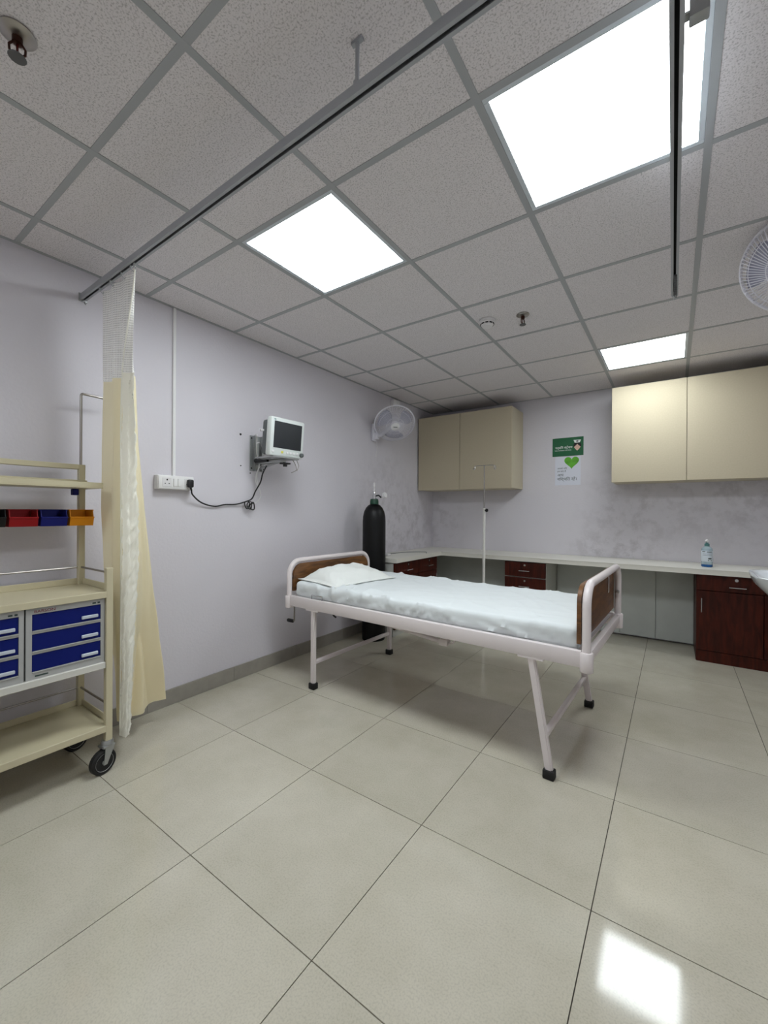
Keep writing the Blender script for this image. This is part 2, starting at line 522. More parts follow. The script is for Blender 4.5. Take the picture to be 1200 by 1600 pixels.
# skirting of tile strips
def skirting(name, p0, p1, nrm):
    p0, p1, nrm = Vector(p0), Vector(p1), Vector(nrm)
    d = (p1 - p0); ln = d.length; d.normalize()
    base = MB(p0)
    def bx(b, a0, a1, t, z1, bev=0):
        A = p0 + d * a0; B = p0 + d * a1 + nrm * t
        b.box((min(A.x, B.x), min(A.y, B.y), .0005), (max(A.x, B.x), max(A.y, B.y), z1), bev=bev, seg=1)
    bx(base, 0, ln, .006, .096)
    o = struct(base.build(name, MT['grout'], smooth=False))
    a = 0
    while a < ln - .01:
        e = min(a + .6, ln)
        b = MB(p0); bx(b, a + .001, e - .001, .011, .1, .001)
        b.build('skirting_tile', MT['skirting'], o, smooth=False)
        a = e
skirting('baseboard_left', (XL, YF + .015, 0), (XL, 3.33, 0), (1, 0, 0))
skirting('baseboard_right', (XR, YF + .015, 0), (XR, 4.3, 0), (-1, 0, 0))
skirting('baseboard_front', (XL + .015, YF, 0), (XR - .015, YF, 0), (0, 1, 0))

# grey panels that line the back wall under the worktop
for x0, x1 in ((XL + .004, -1.462), (-1.038, -.44), (-.44, -.14), (-.14, .153)):
    p = MB((-.9, YB, 0)).box((x0 + .0015, YB - .060, .022), (x1 - .0015, YB - .044, .722), bev=.001, seg=1)
    p.build('panel', MT['grey_lam'], wb, smooth=False)

# ------------------------------------------------------------------ ceiling lights
def ceiling_light(i, j, label, lamp='panel'):
    x0, x1, y0, y1 = cx[i], cx[i + 1], cy[j], cy[j + 1]
    c = ((x0 + x1) / 2, (y0 + y1) / 2, H)
    t = thing('ceiling_light', label, 'ceiling light', c, group='square lit panels in the ceiling')
    a = .288; f = .27
    b = MB()
    for lo, hi in (((-a, -a, .001), (a, -f, .012)), ((-a, f, .001), (a, a, .012)), ((-a, -f, .001), (-f, f, .012)), ((f, -f, .001), (a, f, .012))):
        b.box(lo, hi, bev=.001, seg=1)
    b.build('frame', MT['light_frame'], t, smooth=False)
    MB().box((-f, -f, .004), (f, f, .009)).build('diffuser', MT[lamp], t, smooth=False)
ceiling_light(2, 5, 'lit square ceiling panel nearest the wall-mounted patient monitor')
ceiling_light(4, 5, 'large lit ceiling panel at the top right, crossed by the short curtain rail')
ceiling_light(4, 9, 'small far lit ceiling panel above the right wall cabinet', 'panel_old')
ceiling_light(2, 1, 'added unseen ceiling panel behind the viewer, lighting the left side and trolley')  # extra panel, added out of view to brighten the trolley side

# ------------------------------------------------------------------ worktop and cabinets
ZT, ZU = .77, .727
poly = [(XL + .001, YB - .001), (XL + .001, 3.345), (-2.19, 3.345), (-2.19, 4.27), (XR - .002, 4.27), (XR - .002, YB - .001)]
wt = MB((-2.2, 4.4, ZU)).prism(poly, ZT - ZU, Matrix.Translation((0, 0, ZU)))
bmesh.ops.bevel(wt.bm, geom=[e for e in wt.bm.edges if all(abs(v.co.z - ZT) < 1e-4 for v in e.verts)], offset=.004, segments=2, affect='EDGES')
tag(wt.build('worktop', MT['white_lam'], smooth=True), 'long white L-shaped worktop along the back wall', 'worktop')

def bar_handle(parent, p0, p1, nrm, r=.0045, off=.022):
    p0, p1, n = Vector(p0), Vector(p1), Vector(nrm)
    d = (p1 - p0).normalized()
    b = MB(HO)
    b.tube([p0 + n * off - d * .008, p1 + n * off + d * .008], r, 8)
    b.cyl(p0, p0 + n * off, r * .8, n=8); b.cyl(p1, p1 + n * off, r * .8, n=8)
    return b.build('handle', MT['chrome'], parent)

def lock(parent, p, nrm, r=.010):
    p, n = Vector(p), Vector(nrm)
    b = MB(HO); b.cyl(p, p + n * .004, r, n=16); b.cyl(p + n * .004, p + n * .006, r * .55, n=12)
    return b.build('lock', MT['chrome'], parent)

# drawer cabinets under the short leg of the L, facing +x
def side_unit(y0, y1, label, end):
    global HO
    HO = (-2.4, (y0 + y1) / 2, 0)
    t = thing('drawer_cabinet', label, 'cabinet', HO, group='dark wooden drawer cabinets under the worktop')
    xf = -2.222
    MB(HO).box((XL + .002, y0 + .001, 0), (xf - .019, y1 - .001, ZU - .001)).build('body', MT['carcass'], t, smooth=False)
    d = MB(HO).box((xf - .018, y0 + .003, .575), (xf, y1 - .003, .718), bev=.002, seg=1).build('drawer', MT['dark_wood'], t, smooth=False)
    ym = (y0 + y1) / 2 + .02
    bar_handle(d, (xf, ym - .045, .635), (xf, ym + .045, .635), (1, 0, 0))
    lock(d, (xf, ym, .69), (1, 0, 0))
    d = MB(HO).box((xf - .018, y0 + .003, .07), (xf, y1 - .003, .570), bev=.002, seg=1).build('door', MT['dark_wood'], t, smooth=False)
    bar_handle(d, (xf, y1 - .05, .42), (xf, y1 - .05, .52), (1, 0, 0))
    MB(HO).box((xf - .04, y0 + .002, 0), (xf - .019, y1 - .002, .068)).build('plinth', MT['dark_wood'], t, smooth=False)
side_unit(3.36, 3.82, 'dark wooden drawer cabinet beside the black gas cylinder, with grey end panel', True)
side_unit(3.82, 4.24, 'dark wooden drawer cabinet in the inner corner of the worktop', False)

# pedestal with drawers, facing -y
HO = (-1.25, 4.55, 0)
t = thing('drawer_pedestal', 'dark-fronted drawer pedestal with pale side behind the bed', 'cabinet', HO)
MB(HO).box((-1.458, 4.32, 0), (-1.042, YB - .002, ZU - .001), bev=.001, seg=1).build('body', MT['carcass'], t, smooth=False)
for z0, z1 in ((.565, .715), (.405, .555), (.06, .395)):
    d = MB(HO).box((-1.456, 4.300, z0), (-1.044, 4.3195, z1), bev=.002, seg=1).build('drawer', MT['dark_wood'], t, smooth=False)
    bar_handle(d, (-1.295, 4.30, z0 + (z1 - z0) * .42), (-1.205, 4.30, z0 + (z1 - z0) * .42), (0, -1, 0))
    lock(d, (-1.25, 4.30, z1 - .03), (0, -1, 0))

# dark cabinet at the right
HO = (.52, 4.55, 0)
t = thing('base_cabinet', 'dark mahogany base cabinet under the worktop beside the washbasin', 'cabinet', HO)
MB(HO).box((.155, 4.35, 0), (XR - .003, YB - .002, ZU - .001), bev=.001, seg=1).build('body', MT['dark_wood'], t, smooth=False)
for x0, x1, hx in ((.158, .575, .19), (.58, XR - .006, .85)):
    d = MB(HO).box((x0, 4.330, .592), (x1, 4.3495, .722), bev=.002, seg=1).build('drawer', MT['dark_wood'], t, smooth=False)
    bar_handle(d, (x0 + .215, 4.33, .632), (x0 + .305, 4.33, .632), (0, -1, 0))
    lock(d, (x0 + .255, 4.33, .69), (0, -1, 0), .012)
    d = MB(HO).box((x0, 4.330, .095), (x1, 4.3495, .587), bev=.002, seg=1).build('door', MT['dark_wood'], t, smooth=False)
    bar_handle(d, (hx, 4.33, .42), (hx, 4.33, .52), (0, -1, 0))
MB(HO).box((.158, 4.335, 0), (XR - .006, 4.349, .09)).build('plinth', MT['dark_wood'], t, smooth=False)

# wall cabinets
def wall_cabinet(x0, x1, splits, z0, z1, yf, label):
    o = ((x0 + x1) / 2, YB, z0)
    t = thing('wall_cabinet', label, 'wall cabinet', o, group='cream cabinets high on the back wall')
    MB(o).box((x0, yf + .019, z0), (x1, YB - .001, z1), bev=.0015, seg=1).build('body', MT['cream_edge'], t, smooth=False)
    xs = [x0] + splits + [x1]
    for a, b in zip(xs, xs[1:]):
        MB(o).box((a + .0018, yf, z0 - .004), (b - .0018, yf + .0185, z1), bev=.002, seg=2).build('door', MT['cream_lam'], t, smooth=False)
wall_cabinet(-2.585, -1.428, [-2.033], 1.49, 2.37, 4.42, 'cream two-door wall cabinet in the corner above the gas cylinder')
wall_cabinet(-.486, XR - .004, [.087, .61], 1.517, 2.40, 4.42, 'wide cream wall cabinet at the right, above the hand sanitizer')

# ------------------------------------------------------------------ bed
BR = math.radians(-2.1)
bed = thing('hospital_bed', 'white steel hospital bed with brown head and foot boards', 'bed', (-1.234, 2.479, 0), BR)
X0, X1, YW = -1.035, .94, .447
ZR0, ZR1 = .545, .618
for s in (-1, 1):
    b = MB().box((X0 + .02, s * YW - .016, ZR0), (X1 - .02, s * YW + .016, ZR1), bev=.004, seg=2)
    b.build('side_rail', MT['bed_paint'], bed)
for x in (X0, X1):
    MB().box((x - .014, -YW + .025, .56), (x + .014, YW - .025, .61), bev=.004).build('end_rail', MT['bed_paint'], bed)
MB().box((X0 + .03, -YW + .017, .598), (X1 - .03, YW - .017, .606)).build('deck', MT['bed_paint'], bed, smooth=False)
for x in (-.55, -.1, .4):
    MB().box((x - .015, -YW + .017, .57), (x + .015, YW - .017, .597)).build('cross_bar', MT['bed_paint'], bed, smooth=False)
def end_frame(x, zt, inward, name):
    rb, r = .095, .0185
    pts = [Vector((x, -YW, ZR0 + .02))]
    pts += arc((x, -YW + rb, zt - rb), rb, math.pi, math.pi / 2, 9, (0, 1, 0), (0, 0, 1))
    pts += arc((x, YW - rb, zt - rb), rb, math.pi / 2, 0, 9, (0, 1, 0), (0, 0, 1))
    pts.append(Vector((x, YW, ZR0 + .02)))
    f = MB().tube(pts, r, 14).build(name + '_frame', MT['bed_paint'], bed)
    for s in (-1, 1):
        b = MB(); b.lathe([(.0, 0), (.026, 0), (.028, .004), (.028, .082), (.025, .086), (0, .086)], Matrix.Translation((x, s * YW, .528)), 18)
        b.build('socket', MT['bed_paint'], f)
    q = rb - .01; yy = YW - r - .004 if inward > 0 else YW + .004; zz = zt - r - .004 if inward > 0 else zt - .004
    poly = [(-yy, .645), (yy, .645)]
    poly += [(yy - q + q * math.cos(a), zz - q + q * math.sin(a)) for a in [math.pi / 2 * k / 8 for k in range(9)]]
    poly += [(-yy + q - q * math.sin(a), zz - q + q * math.cos(a)) for a in [math.pi / 2 * k / 8 for k in range(9)]]
    m = Matrix(((0, 0, 1, x + (.003 if inward > 0 else -.040)), (1, 0, 0, 0), (0, 1, 0, 0), (0, 0, 0, 1)))
    b = MB().prism(poly, .018, m)
    b.build(name, MT['bed_wood'], bed)
    for s in (-1, 1):
        MB().box((x - .012, s * (YW - .03) - .012, .742), (x + .012, s * (YW - .03) + .012, .758), bev=.003).build('board_clip', MT['steel'], f)
end_frame(X0, .862, 1, 'headboard')
end_frame(X1, .905, -1, 'footboard')
MB().box((X1 + .004, .06, .80), (X1 + .010, .066, .885), bev=.001).build('chart_hook', MT['chrome'], bed)
def leg(x_top, x_bot, s):
    b = MB(); h = .02
    y = s * (YW - .005)
    for dx in (0,):
        vs = []
        for (xx, zz) in ((x_bot, .035), (x_top, ZR0 + .002)):
            vs.append([b.bm.verts.new((xx + a * .0175, y + c * .015, zz)) for a, c in ((-1, -1), (1, -1), (1, 1), (-1, 1))])
        A, B = vs
        for j in range(4): b.bm.faces.new((A[j], A[(j + 1) % 4], B[(j + 1) % 4], B[j]))
        b.bm.faces.new(A[::-1]); b.bm.faces.new(B)
    bmesh.ops.bevel(b.bm, geom=[e for e in b.bm.edges if abs(e.verts[0].co.z - e.verts[1].co.z) > .1], offset=.006, segments=2, affect='EDGES')
    o = b.build('leg', MT['bed_paint'], bed)
    MB().box((x_bot - .026, y - .023, 0), (x_bot + .026, y + .023, .042), bev=.006).build('rubber_foot', MT['rubber'], o)
    MB().box((x_top - .06, y - .02, ZR0 - .008), (x_top + .06, y + .02, ZR0 + .001)).build('mount_plate', MT['bed_paint'], o, smooth=False)
for s in (-1, 1):
    leg(-.785, -.785, s); leg(.70, .785, s)
for x in (-.785, .758):
    MB().box((x - .013, -YW + .02, .168), (x + .013, YW - .02, .193), bev=.004).build('leg_brace', MT['bed_paint'], bed)
# crank mechanism
MB().tube([(-1.0, -.14, .50), (.07, -.14, .412)], .014, 12).build('crank_tube', MT['bed_paint'], bed)
MB().box((-1.005, -.17, .48), (-.985, -.11, .60)).build('tube_bracket', MT['bed_paint'], bed, smooth=False)
b = MB().tube([(.06, -.14, .415), (.20, -.14, .60)], .012, 8); b.box((.04, -.165, .395), (.10, -.115, .435), bev=.004)
b.tube([(.10, -.14, .41), (.13, -.14, .42), (.145, -.14, .45)], .006, 8)
b.build('lift_bracket', MT['bed_paint'], bed)
b = MB().tube([(-1.02, -.36, .535), (-1.075, -.36, .535), (-1.08, -.36, .52), (-1.08, -.36, .405), (-1.10, -.36, .398)], .006, 8)
c = b.build('crank', MT['steel'], bed)
MB().lathe([(0, 0), (.012, .002), (.014, .02), (.014, .055), (.009, .065), (0, .067)], frame_mtx((-1.092, -.36, .399), (0, 1, 0), (0, 0, 1)) @ Matrix.Rotation(math.pi, 4, 'X'), 12).build('crank_grip', MT['black'], c)
b = MB().tube([(-.80, -YW, ZR1 - .004), (-.80, -YW, ZR1 + .028), (-.70, -YW, ZR1 + .028), (-.70, -YW, ZR1 - .004)], .004, 8)
b.build('mattress_stop', MT['chrome'], bed)
MB().tube([(-.6, -YW, ZR0 + .002), (-.595, -YW + .01, ZR0 - .015), (-.58, -YW + .012, ZR0 - .022)], .006, 8).build('hook', MT['black'], bed)

# mattress (own thing, lies on the bed deck)
def mattress():
    L, Wd, z0, z1 = 1.885, .85, 0.0, .105
    b = MB()
    n_ar, nx = 64, 190
    def sect(t):
        # rounded rectangle cross-section, parameter around
        hw, hh, r = Wd / 2, (z1 - z0) / 2, .020
        per = [2 * (hw - r), math.pi * r / 2, 2 * (hh - r), math.pi * r / 2] * 2
        s = t * sum(per)
        segs = [((-hw + r, hh), (hw - r, hh)), None, ((hw, hh - r), (hw, -hh + r)), None, ((hw - r, -hh), (-hw + r, -hh)), None, ((-hw, -hh + r), (-hw, hh - r)), None]
        cs = [(hw - r, hh - r), (hw - r, -hh + r), (-hw + r, -hh + r), (-hw + r, hh - r)]
        for k, pl in enumerate(per):
            if s <= pl or k == 7:
                f = min(1, s / pl)
                if k % 2 == 0:
                    a, c = segs[k]; return (a[0] + (c[0] - a[0]) * f, a[1] + (c[1] - a[1]) * f)
                c = cs[k // 2]; a0 = math.pi / 2 - (k // 2) * math.pi / 2; a = a0 - f * math.pi / 2
                return (c[0] + r * math.cos(a), c[1] + r * math.sin(a))
            s -= pl
    N = 120
    prof = [sect(i / N) for i in range(N)]
    rings = []
    for k in range(nx + 1):
        u = k / nx
        x = -L / 2 + L * u
        e = min(u, 1 - u) * L
        sc = 1 if e > .03 else math.sqrt(max(0.0, 1 - (1 - e / .03) ** 2)) * .035 + .965
        ring = []
        for (y, z) in prof:
            y2, z2 = y * (1 - (1 - sc) * .5), z * sc
            p = Vector((x * 3.2, y * 5, z * 6))
            topf = max(0, min(1, (z + .02) / .05))
            sidef = max(0, min(1, (abs(y) - .36) / .05))
            # drawn-tight creases in the sheet: thin diagonal ridges, stronger near the sides and the head
            near = max(0, min(1, (abs(y) - .18) / .2))
            head = max(0, 1 - abs(u - .28) / .32)
            q = Vector((x * 5.5 + y * 4.5, y * 2.2 - x * 1.2, 3.1))
            rid = 1 - abs(noise.noise(q)) * 1.6
            q1 = Vector((x * 3.0 - y * 7.0, y * 3 + x * 2.5, 9.4))
            rid1 = 1 - abs(noise.noise(q1)) * 1.6
            d = .002 * noise.noise(p) + topf * (max(0, rid) ** 7 * (.0045 + .014 * near * (.25 + head)) + max(0, rid1) ** 7 * (.0045 + .006 * near))
            q2 = Vector((x * 11 + z * 30 * (1 if x > 0 else -1), z * 6, 7.3))
            rid2 = 1 - abs(noise.noise(q2)) * 1.5
            d += .011 * sidef * (max(0, rid2) ** 5) * max(0, min(1, (.05 - z) / .04))
            nrm = Vector((0, y2 / (Wd / 2) if sidef > 0 else 0, 1 if z > .04 else (z / .05)))
            if nrm.length > 0: nrm.normalize()
            if z < -.04: nrm *= 0
            sag = -.008 * math.sin(u * math.pi) * (1 if z > 0 else 0)
            ring.append(b.bm.verts.new((x, y2 + nrm.y * d, (z1 - z0) / 2 + z2 + nrm.z * d + sag)))
        rings.append(ring)
    for A, B in zip(rings, rings[1:]):
        for j in range(N):
            b.bm.faces.new((A[j], A[(j + 1) % N], B[(j + 1) % N], B[j]))
    b.bm.faces.new(rings[0][::-1]); b.bm.faces.new(rings[-1])
    return b
rotm = Matrix.Rotation(BR, 3, 'Z')
def bed_pt(x, y, z):
    return Vector((-1.234, 2.479, 0)) + rotm @ Vector((x, y, z))
mo = mattress().build('mattress', MT['sheet'], angle=60)
mo.location = bed_pt(-.045, 0, .607); mo.rotation_euler = (0, 0, BR)
tag(mo, 'thin mattress wrapped in a creased pale blue-white sheet on the bed', 'mattress')

def pillow():
    b = MB(); a, c = .205, .312
    nu, nv = 48, 64
    def hgt(u, v):
        fu = max(0, 1 - abs(u / .9) ** 2.6); fv = max(0, 1 - abs(v / .93) ** 3.0)
        return (fu ** .62) * (fv ** .62)
    def pt(u, v, s):
        k = hgt(u, v)
        # soft pull-in of the sides between the corners
        x = a * u * (1 - .09 * (1 - v * v) * u * u); y = c * v * (1 - .05 * (1 - u * u) * v * v)
        n = noise.noise(Vector((x * 9, y * 9, 1.7)))
        rid = (1 - abs(noise.noise(Vector((x * 14 + y * 9, y * 16, 5))))) ** 5
        if s > 0:
            z = .012 + k * (.088 + .012 * n) + .006 * rid * min(1, k * 2) + .004 * n
            z += .028 * k * (-u)             # thicker towards the headboard
        else:
            z = .008 - k * .006
        return Vector((x, y, max(z, .001)))
    top = b.grid(lambda i, j: pt(i * 2 - 1, j * 2 - 1, 1), nu, nv)
    bot = b.grid(lambda i, j: pt(i * 2 - 1, j * 2 - 1, -1), nu, nv)
    ed = lambda g: [g[i][0] for i in range(nu + 1)] + [g[nu][j] for j in range(1, nv + 1)] + [g[i][nv] for i in range(nu - 1, -1, -1)] + [g[0][j] for j in range(nv - 1, 0, -1)]
    A, B = ed(top), ed(bot)
    for i in range(len(A)):
        b.bm.faces.new((A[i], A[(i + 1) % len(A)], B[(i + 1) % len(A)], B[i]))
    return b
po = pillow().build('pillow', MT['pillow'], angle=75)
po.location = bed_pt(-.775, -.098, .713); po.rotation_euler = (0, math.radians(2), BR + math.radians(-5))
tag(po, 'white cotton pillow lying against the headboard of the bed', 'pillow')

# ------------------------------------------------------------------ trolley
TX0, TX1, TY1, TY0 = -2.515, -2.158, .866, -.10
tr = thing('equipment_trolley', 'cream metal trolley on castors with open shelves at the left', 'trolley', (-2.335, .38, 0))
TO = tuple(tr.location)
def tpart(name, m, *boxes, bev=.002, parent=tr, seg=1):
    b = MB(TO)
    for lo, hi in boxes: b.box(lo, hi, bev=bev, seg=seg)
    return b.build(name, m, parent, smooth=False)
pw = .028
for y in (TY1 - pw, TY0):
    tpart('rear_post', MT['trolley'], ((TX0, y, .145), (TX0 + pw, y + pw, 1.457)))
    tpart('front_post', MT['trolley'], ((TX1 - pw, y, .145), (TX1, y + pw, .955)))
def tray(name, z0, z1, x0, x1, lip, m):
    return tpart(name, m, ((x0, TY0 + .004, z0), (x1, TY1 - .004, z1)),
                 ((x0, TY0 + .004, z1), (x0 + .006, TY1 - .004, z1 + lip)),
                 ((x0, TY1 - .010, z1), (x1 - .03, TY1 - .004, z1 + lip)),
                 ((x0, TY0 + .004, z1), (x1 - .03, TY0 + .010, z1 + lip)), bev=.0015)
tray('worktop_shelf', .817, .846, TX0 + .006, TX1 - .001, .03, MT['trolley'])
tray('bottom_shelf', .192, .222, TX0 + .006, TX1 - .001, .03, MT['trolley'])
tpart('middle_shelf', MT['trolley_white'], ((TX0 + .006, TY0 + .004, .490), (TX1 - .001, TY1 - .030, .520)))
tpart('top_shelf', MT['trolley'], ((-2.50, TY0 - .002, 1.331), (-2.305, TY1 + .012, 1.336)), ((-2.311, TY0 - .002, 1.336), (-2.305, TY1 + .012, 1.359)), ((-2.50, TY1 + .006, 1.336), (-2.311, TY1 + .012, 1.359)), ((-2.486, TY0 - .002, 1.336), (-2.482, TY1 + .006, 1.378)), bev=.001)
tpart('back_rail', MT['trolley'], ((TX0, TY0 + pw, 1.432), (TX0 + pw, TY1 - pw, 1.457)))
tpart('bin_rail', MT['trolley'], ((TX0 + .004, TY0 + pw, 1.190), (TX0 + .012, TY1 - pw, 1.222)))
for z in (.932, .314):
    b = MB(TO); b.tube([(TX0 + .014, TY0 + .02, z), (TX0 + .014, TY1 - .02, z)], .005, 8)
    b.tube([(TX0 + .014, TY1 - .014, z), (TX1 - .014, TY1 - .014, z)], .005, 8)
    b.build('guard_rail', MT['steel'], tr)
MB(TO).tube([(TX0 + .012, TY1 - .016, 1.45), (TX0 + .012, TY1 - .016, 1.812)] + arc((TX0 + .012, TY1 - .004, 1.812), .012, math.pi, math.pi / 2, 5, (0, 1, 0), (0, 0, 1)) + [(TX0 + .012, TY1 + .11, 1.822), (TX0 + .012, TY1 + .13, 1.812)], .0065, 10).build('drip_rod', MT['steel'], tr)
tpart('corner_clip', MT['bin_blue'], ((-2.50, TY1 - .06, 1.30), (-2.47, TY1 - .035, 1.331)))
def castor(x, y, name='castor'):
    b = MB(TO); b.lathe([(0, .150), (.022, .150), (.026, .142), (.026, .132), (.014, .130), (0, .130)], Matrix.Translation((x, y, 0)), 18)
    o = b.build(name, MT['zinc'], tr)
    ang = math.radians(100)
    F = Matrix.Translation((x, y, 0)) @ Matrix.Rotation(ang, 4, 'Z')
    b = MB(TO)
    b.box((-.030, -.024, .120), (.024, .024, .131), bev=.003, mtx=F)
    for s in (-1, 1):
        m = F @ Matrix(((1, 0, 0, 0), (0, 0, 1, s * .021 - .0015), (0, 1, 0, 0), (0, 0, 0, 1)))
        b.prism([(-.020, .122), (.022, .122), (-.012, .046), (-.028, .046)], .003, m)
    b.build('fork', MT['zinc'], o)
    Wm = F @ Matrix(((1, 0, 0, -.020), (0, 0, 1, 0), (0, -1, 0, .056), (0, 0, 0, 1)))
    MB(TO).lathe([(.039, -.015), (.050, -.016), (.056, -.010), (.056, .010), (.050, .016), (.039, .015), (.039, -.015)][:-1], Wm, 28).build('tyre', MT['rubber'], o)
    MB(TO).lathe([(0, -.0165), (.010, -.0165), (.012, -.008), (.034, -.008), (.040, -.0165), (.040, .0165), (.034, .008), (.012, .008), (.010, .0165), (0, .0165)], Wm, 24).build('hub', MT['unit_grey'], o)
for x, y in ((TX1 - .016, TY1 - .016), (TX0 + .016, TY1 - .016), (TX1 - .016, TY0 + .016), (TX0 + .016, TY0 + .016)):
    castor(x, y)

# blue drawer units standing on the middle shelf of the trolley
def drawer_unit(y0, y1, label, logo):
    o = (-2.32, (y0 + y1) / 2, .5205)
    t = thing('drawer_unit', label, 'drawer unit', o, group='blue drawer units on the trolley')
    xf = TX1 - .014
    z0, z1 = .5205, .8165
    MB(o).box((-2.49, y0, z0), (xf - .012, y1, z1)).build('body', MT['unit_grey'], t, smooth=False)
    b = MB(o)
    zs = [(.722, .788), (.637, .706), (.552, .621)]
    b.box((xf - .012, y0, z0), (xf, y0 + .020, z1)); b.box((xf - .012, y1 - .016, z0), (xf, y1, z1))
    for a, c in ((z0, .550), (.623, .635), (.708, .720), (.790, z1)):
        b.box((xf - .012, y0 + .02, a), (xf, y1 - .016, c))
    b.build('front_frame', MT['unit_grey'], t, smooth=False)
    for a, c in zs:
        d = MB(o).box((xf - .0115, y0 + .0205, a), (xf - .003, y1 - .0165, c), bev=.001, seg=1).build('drawer', MT['blue'], t, smooth=False)
        MB(o).box((xf - .002, y1 - .092, a + .012), (xf + .006, y1 - .028, a + .026), bev=.002, seg=1).build('pull', MT['pull'], d, smooth=False)
        MB(o).box((xf - .006, y0 + .0205, a - .0045), (xf + .004, y1 - .0165, a - .0005), bev=.0008, seg=1).build('drawer_lip', MT['unit_grey'], d, smooth=False)
    m = frame_mtx(Vector((xf + .0004, y0 + .026, .7955)) - Vector(o), (0, 1, 0), (0, 0, 1))
    if logo:
        text_mesh('logo', 'BARSON', .0165, MT['red_ink'], t, m @ Matrix.Diagonal((1.15, 1, 1, 1)))
    b = MB(o); b.box((xf, y1 - .05, .796), (xf + .0006, y1 - .036, .803)); b.box((xf, y1 - .030, .796), (xf + .0006, y1 - .020, .803))
    b.build('lock_mark', MT['ink'], t, smooth=False)
    MB(o).box((xf, y0 + .03, .530), (xf + .0006, y0 + .075, .536)).build('name_plate', MT['ink'], t, smooth=False)
drawer_unit(.549, .836, 'blue three-drawer unit nearest the curtain on the trolley', True)
drawer_unit(.255, .543, 'blue three-drawer unit cut by the left picture edge', False)

# storage bins hooked on the bin rail
def storage_bin(y0, y1, m, label):
    o = (-2.44, (y0 + y1) / 2, 1.145)
    t = thing('storage_bin', label, 'storage bin', o, group='plastic bins hung on the trolley')
    xb, xf = -2.484, -2.385
    z0, z1, zf = 1.148, 1.225, 1.190
    th = .003
    b = MB(o)
    b.box((xb, y0 + .006, z0), (xf - .012, y1 - .006, z0 + th))
    b.box((xb, y0 + .004, z0), (xb + th, y1 - .004, z1))
    # side walls: tall at the back, cut down to the lip in front
    side = [(xb, z0), (xf - .014, z0), (xf, zf), (xf - .004, zf + .002), (xf - .012, z1), (xb, z1)]
    for y in (y0, y1 - th):
        mm = Matrix(((1, 0, 0, 0), (0, 0, 1, y), (0, 1, 0, 0), (0, 0, 0, 1)))
        b.prism(side, th, mm)
    mm = Matrix(((1, 0, 0, 0), (0, 0, 1, y0), (0, 1, 0, 0), (0, 0, 0, 1)))
    b.prism([(xf - .014, z0), (xf - .014 + th, z0), (xf + .002, zf), (xf - .002, zf)], y1 - y0, mm)
    b.build('tub', m, t, smooth=False)
    b = MB(o)
    b.box((xf - .004, y0 - .001, zf - .004), (xf + .004, y1 + .001, zf + .002), bev=.001, seg=1)
    b.box((xb, y0 - .002, z1 - .004), (xf - .010, y0 + .004, z1 + .002), bev=.001, seg=1)
    b.box((xb, y1 - .004, z1 - .004), (xf - .010, y1 + .002, z1 + .002), bev=.001, seg=1)
    b.box((xb - .004, y0, z1 - .004), (xb + .004, y1, z1 + .002), bev=.001, seg=1)
    b.build('rim', m, t, smooth=False)
    MB(o).box((TX0 + .0122, y0 + .02, 1.200), (xb + .001, y1 - .02, 1.2265)).build('hook', m, t, smooth=False)
storage_bin(.435, .534, MT['bin_black'], 'black storage bin at the left picture edge on the trolley')
storage_bin(.545, .646, MT['bin_red'], 'red storage bin hung on the trolley')
storage_bin(.657, .758, MT['bin_blue'], 'dark blue storage bin hung between the red and amber bins')
storage_bin(.769, .868, MT['bin_yellow'], 'amber yellow storage bin hung at the end of the trolley')

# ------------------------------------------------------------------ curtain rails and curtain
RZ = 2.36
def rail(name, label, p0, p1, hangers):
    p0, p1 = Vector(p0), Vector(p1)
    d = (p1 - p0).normalized(); s = Vector((-d.y, d.x, 0))
    t = thing(name, label, 'curtain rail', tuple(p0), group='aluminium curtain rails')
    F = Matrix((d, s, Vector((0, 0, 1)))).transposed().to_4x4(); F.translation = p0
    L = (p1 - p0).length
    prof = [(-.015, .014), (.015, .014), (.015, -.014), (.005, -.014), (.005, -.011), (.012, -.011), (.012, .011), (-.012, .011), (-.012, -.011), (-.005, -.011), (-.005, -.014), (-.015, -.014)]
    m = F @ Matrix(((0, 0, 1, 0), (1, 0, 0, 0), (0, 1, 0, 0), (0, 0, 0, 1)))
    MB(p0).prism(prof, L, m).build('track', MT['alu'], t, smooth=False)
    MB(p0).box((.0, -.0118, .006), (L, .0118, .0105), mtx=F).build('track_lining', MT['slot'], t, smooth=False)
    for k in hangers:
        b = MB(p0); c = p0 + d * k
        b.cyl(c + Vector((0, 0, .014)), (c.x, c.y, H + .004), .006, n=10)
        b.box((c.x - .018, c.y - .006, H - .006), (c.x + .018, c.y + .006, H + .002))
        b.cyl((c.x, c.y, RZ + .014), (c.x, c.y, RZ + .03), .011, n=12)
        b.build('ceiling_hanger', MT['alu'], t)
    return t, F
t, F = rail('curtain_rail', 'long grey aluminium curtain rail from the left wall across the ceiling', (XL + .004, .888, RZ), (-.03, .872, RZ), [1.885])
b = MB((XL + .004, .888, RZ)); b.box((XL + .0005, .868, RZ - .022), (XL + .006, .908, RZ + .022), bev=.002); b.tube([(XL + .02, .888, RZ - .012), (XL + .02, .888, RZ - .03), (XL + .025, .893, RZ - .04), (XL + .032, .888, RZ - .034)], .003, 8)
b.build('wall_bracket', MT['zinc'], t)
t, F = rail('curtain_rail', 'short curtain rail running towards the back wall in front of the large light panel', (0.0, .86, RZ), (-.004, 2.60, RZ), [-.0])
b = MB((0, .86, RZ))
b.box((.022, 1.17, RZ - .002), (.060, 1.20, H + .003), bev=.003); b.box((-.012, 1.175, RZ + .013), (.03, 1.195, RZ + .019)); b.box((.015, 1.14, H - .004), (.067, 1.23, H + .003))
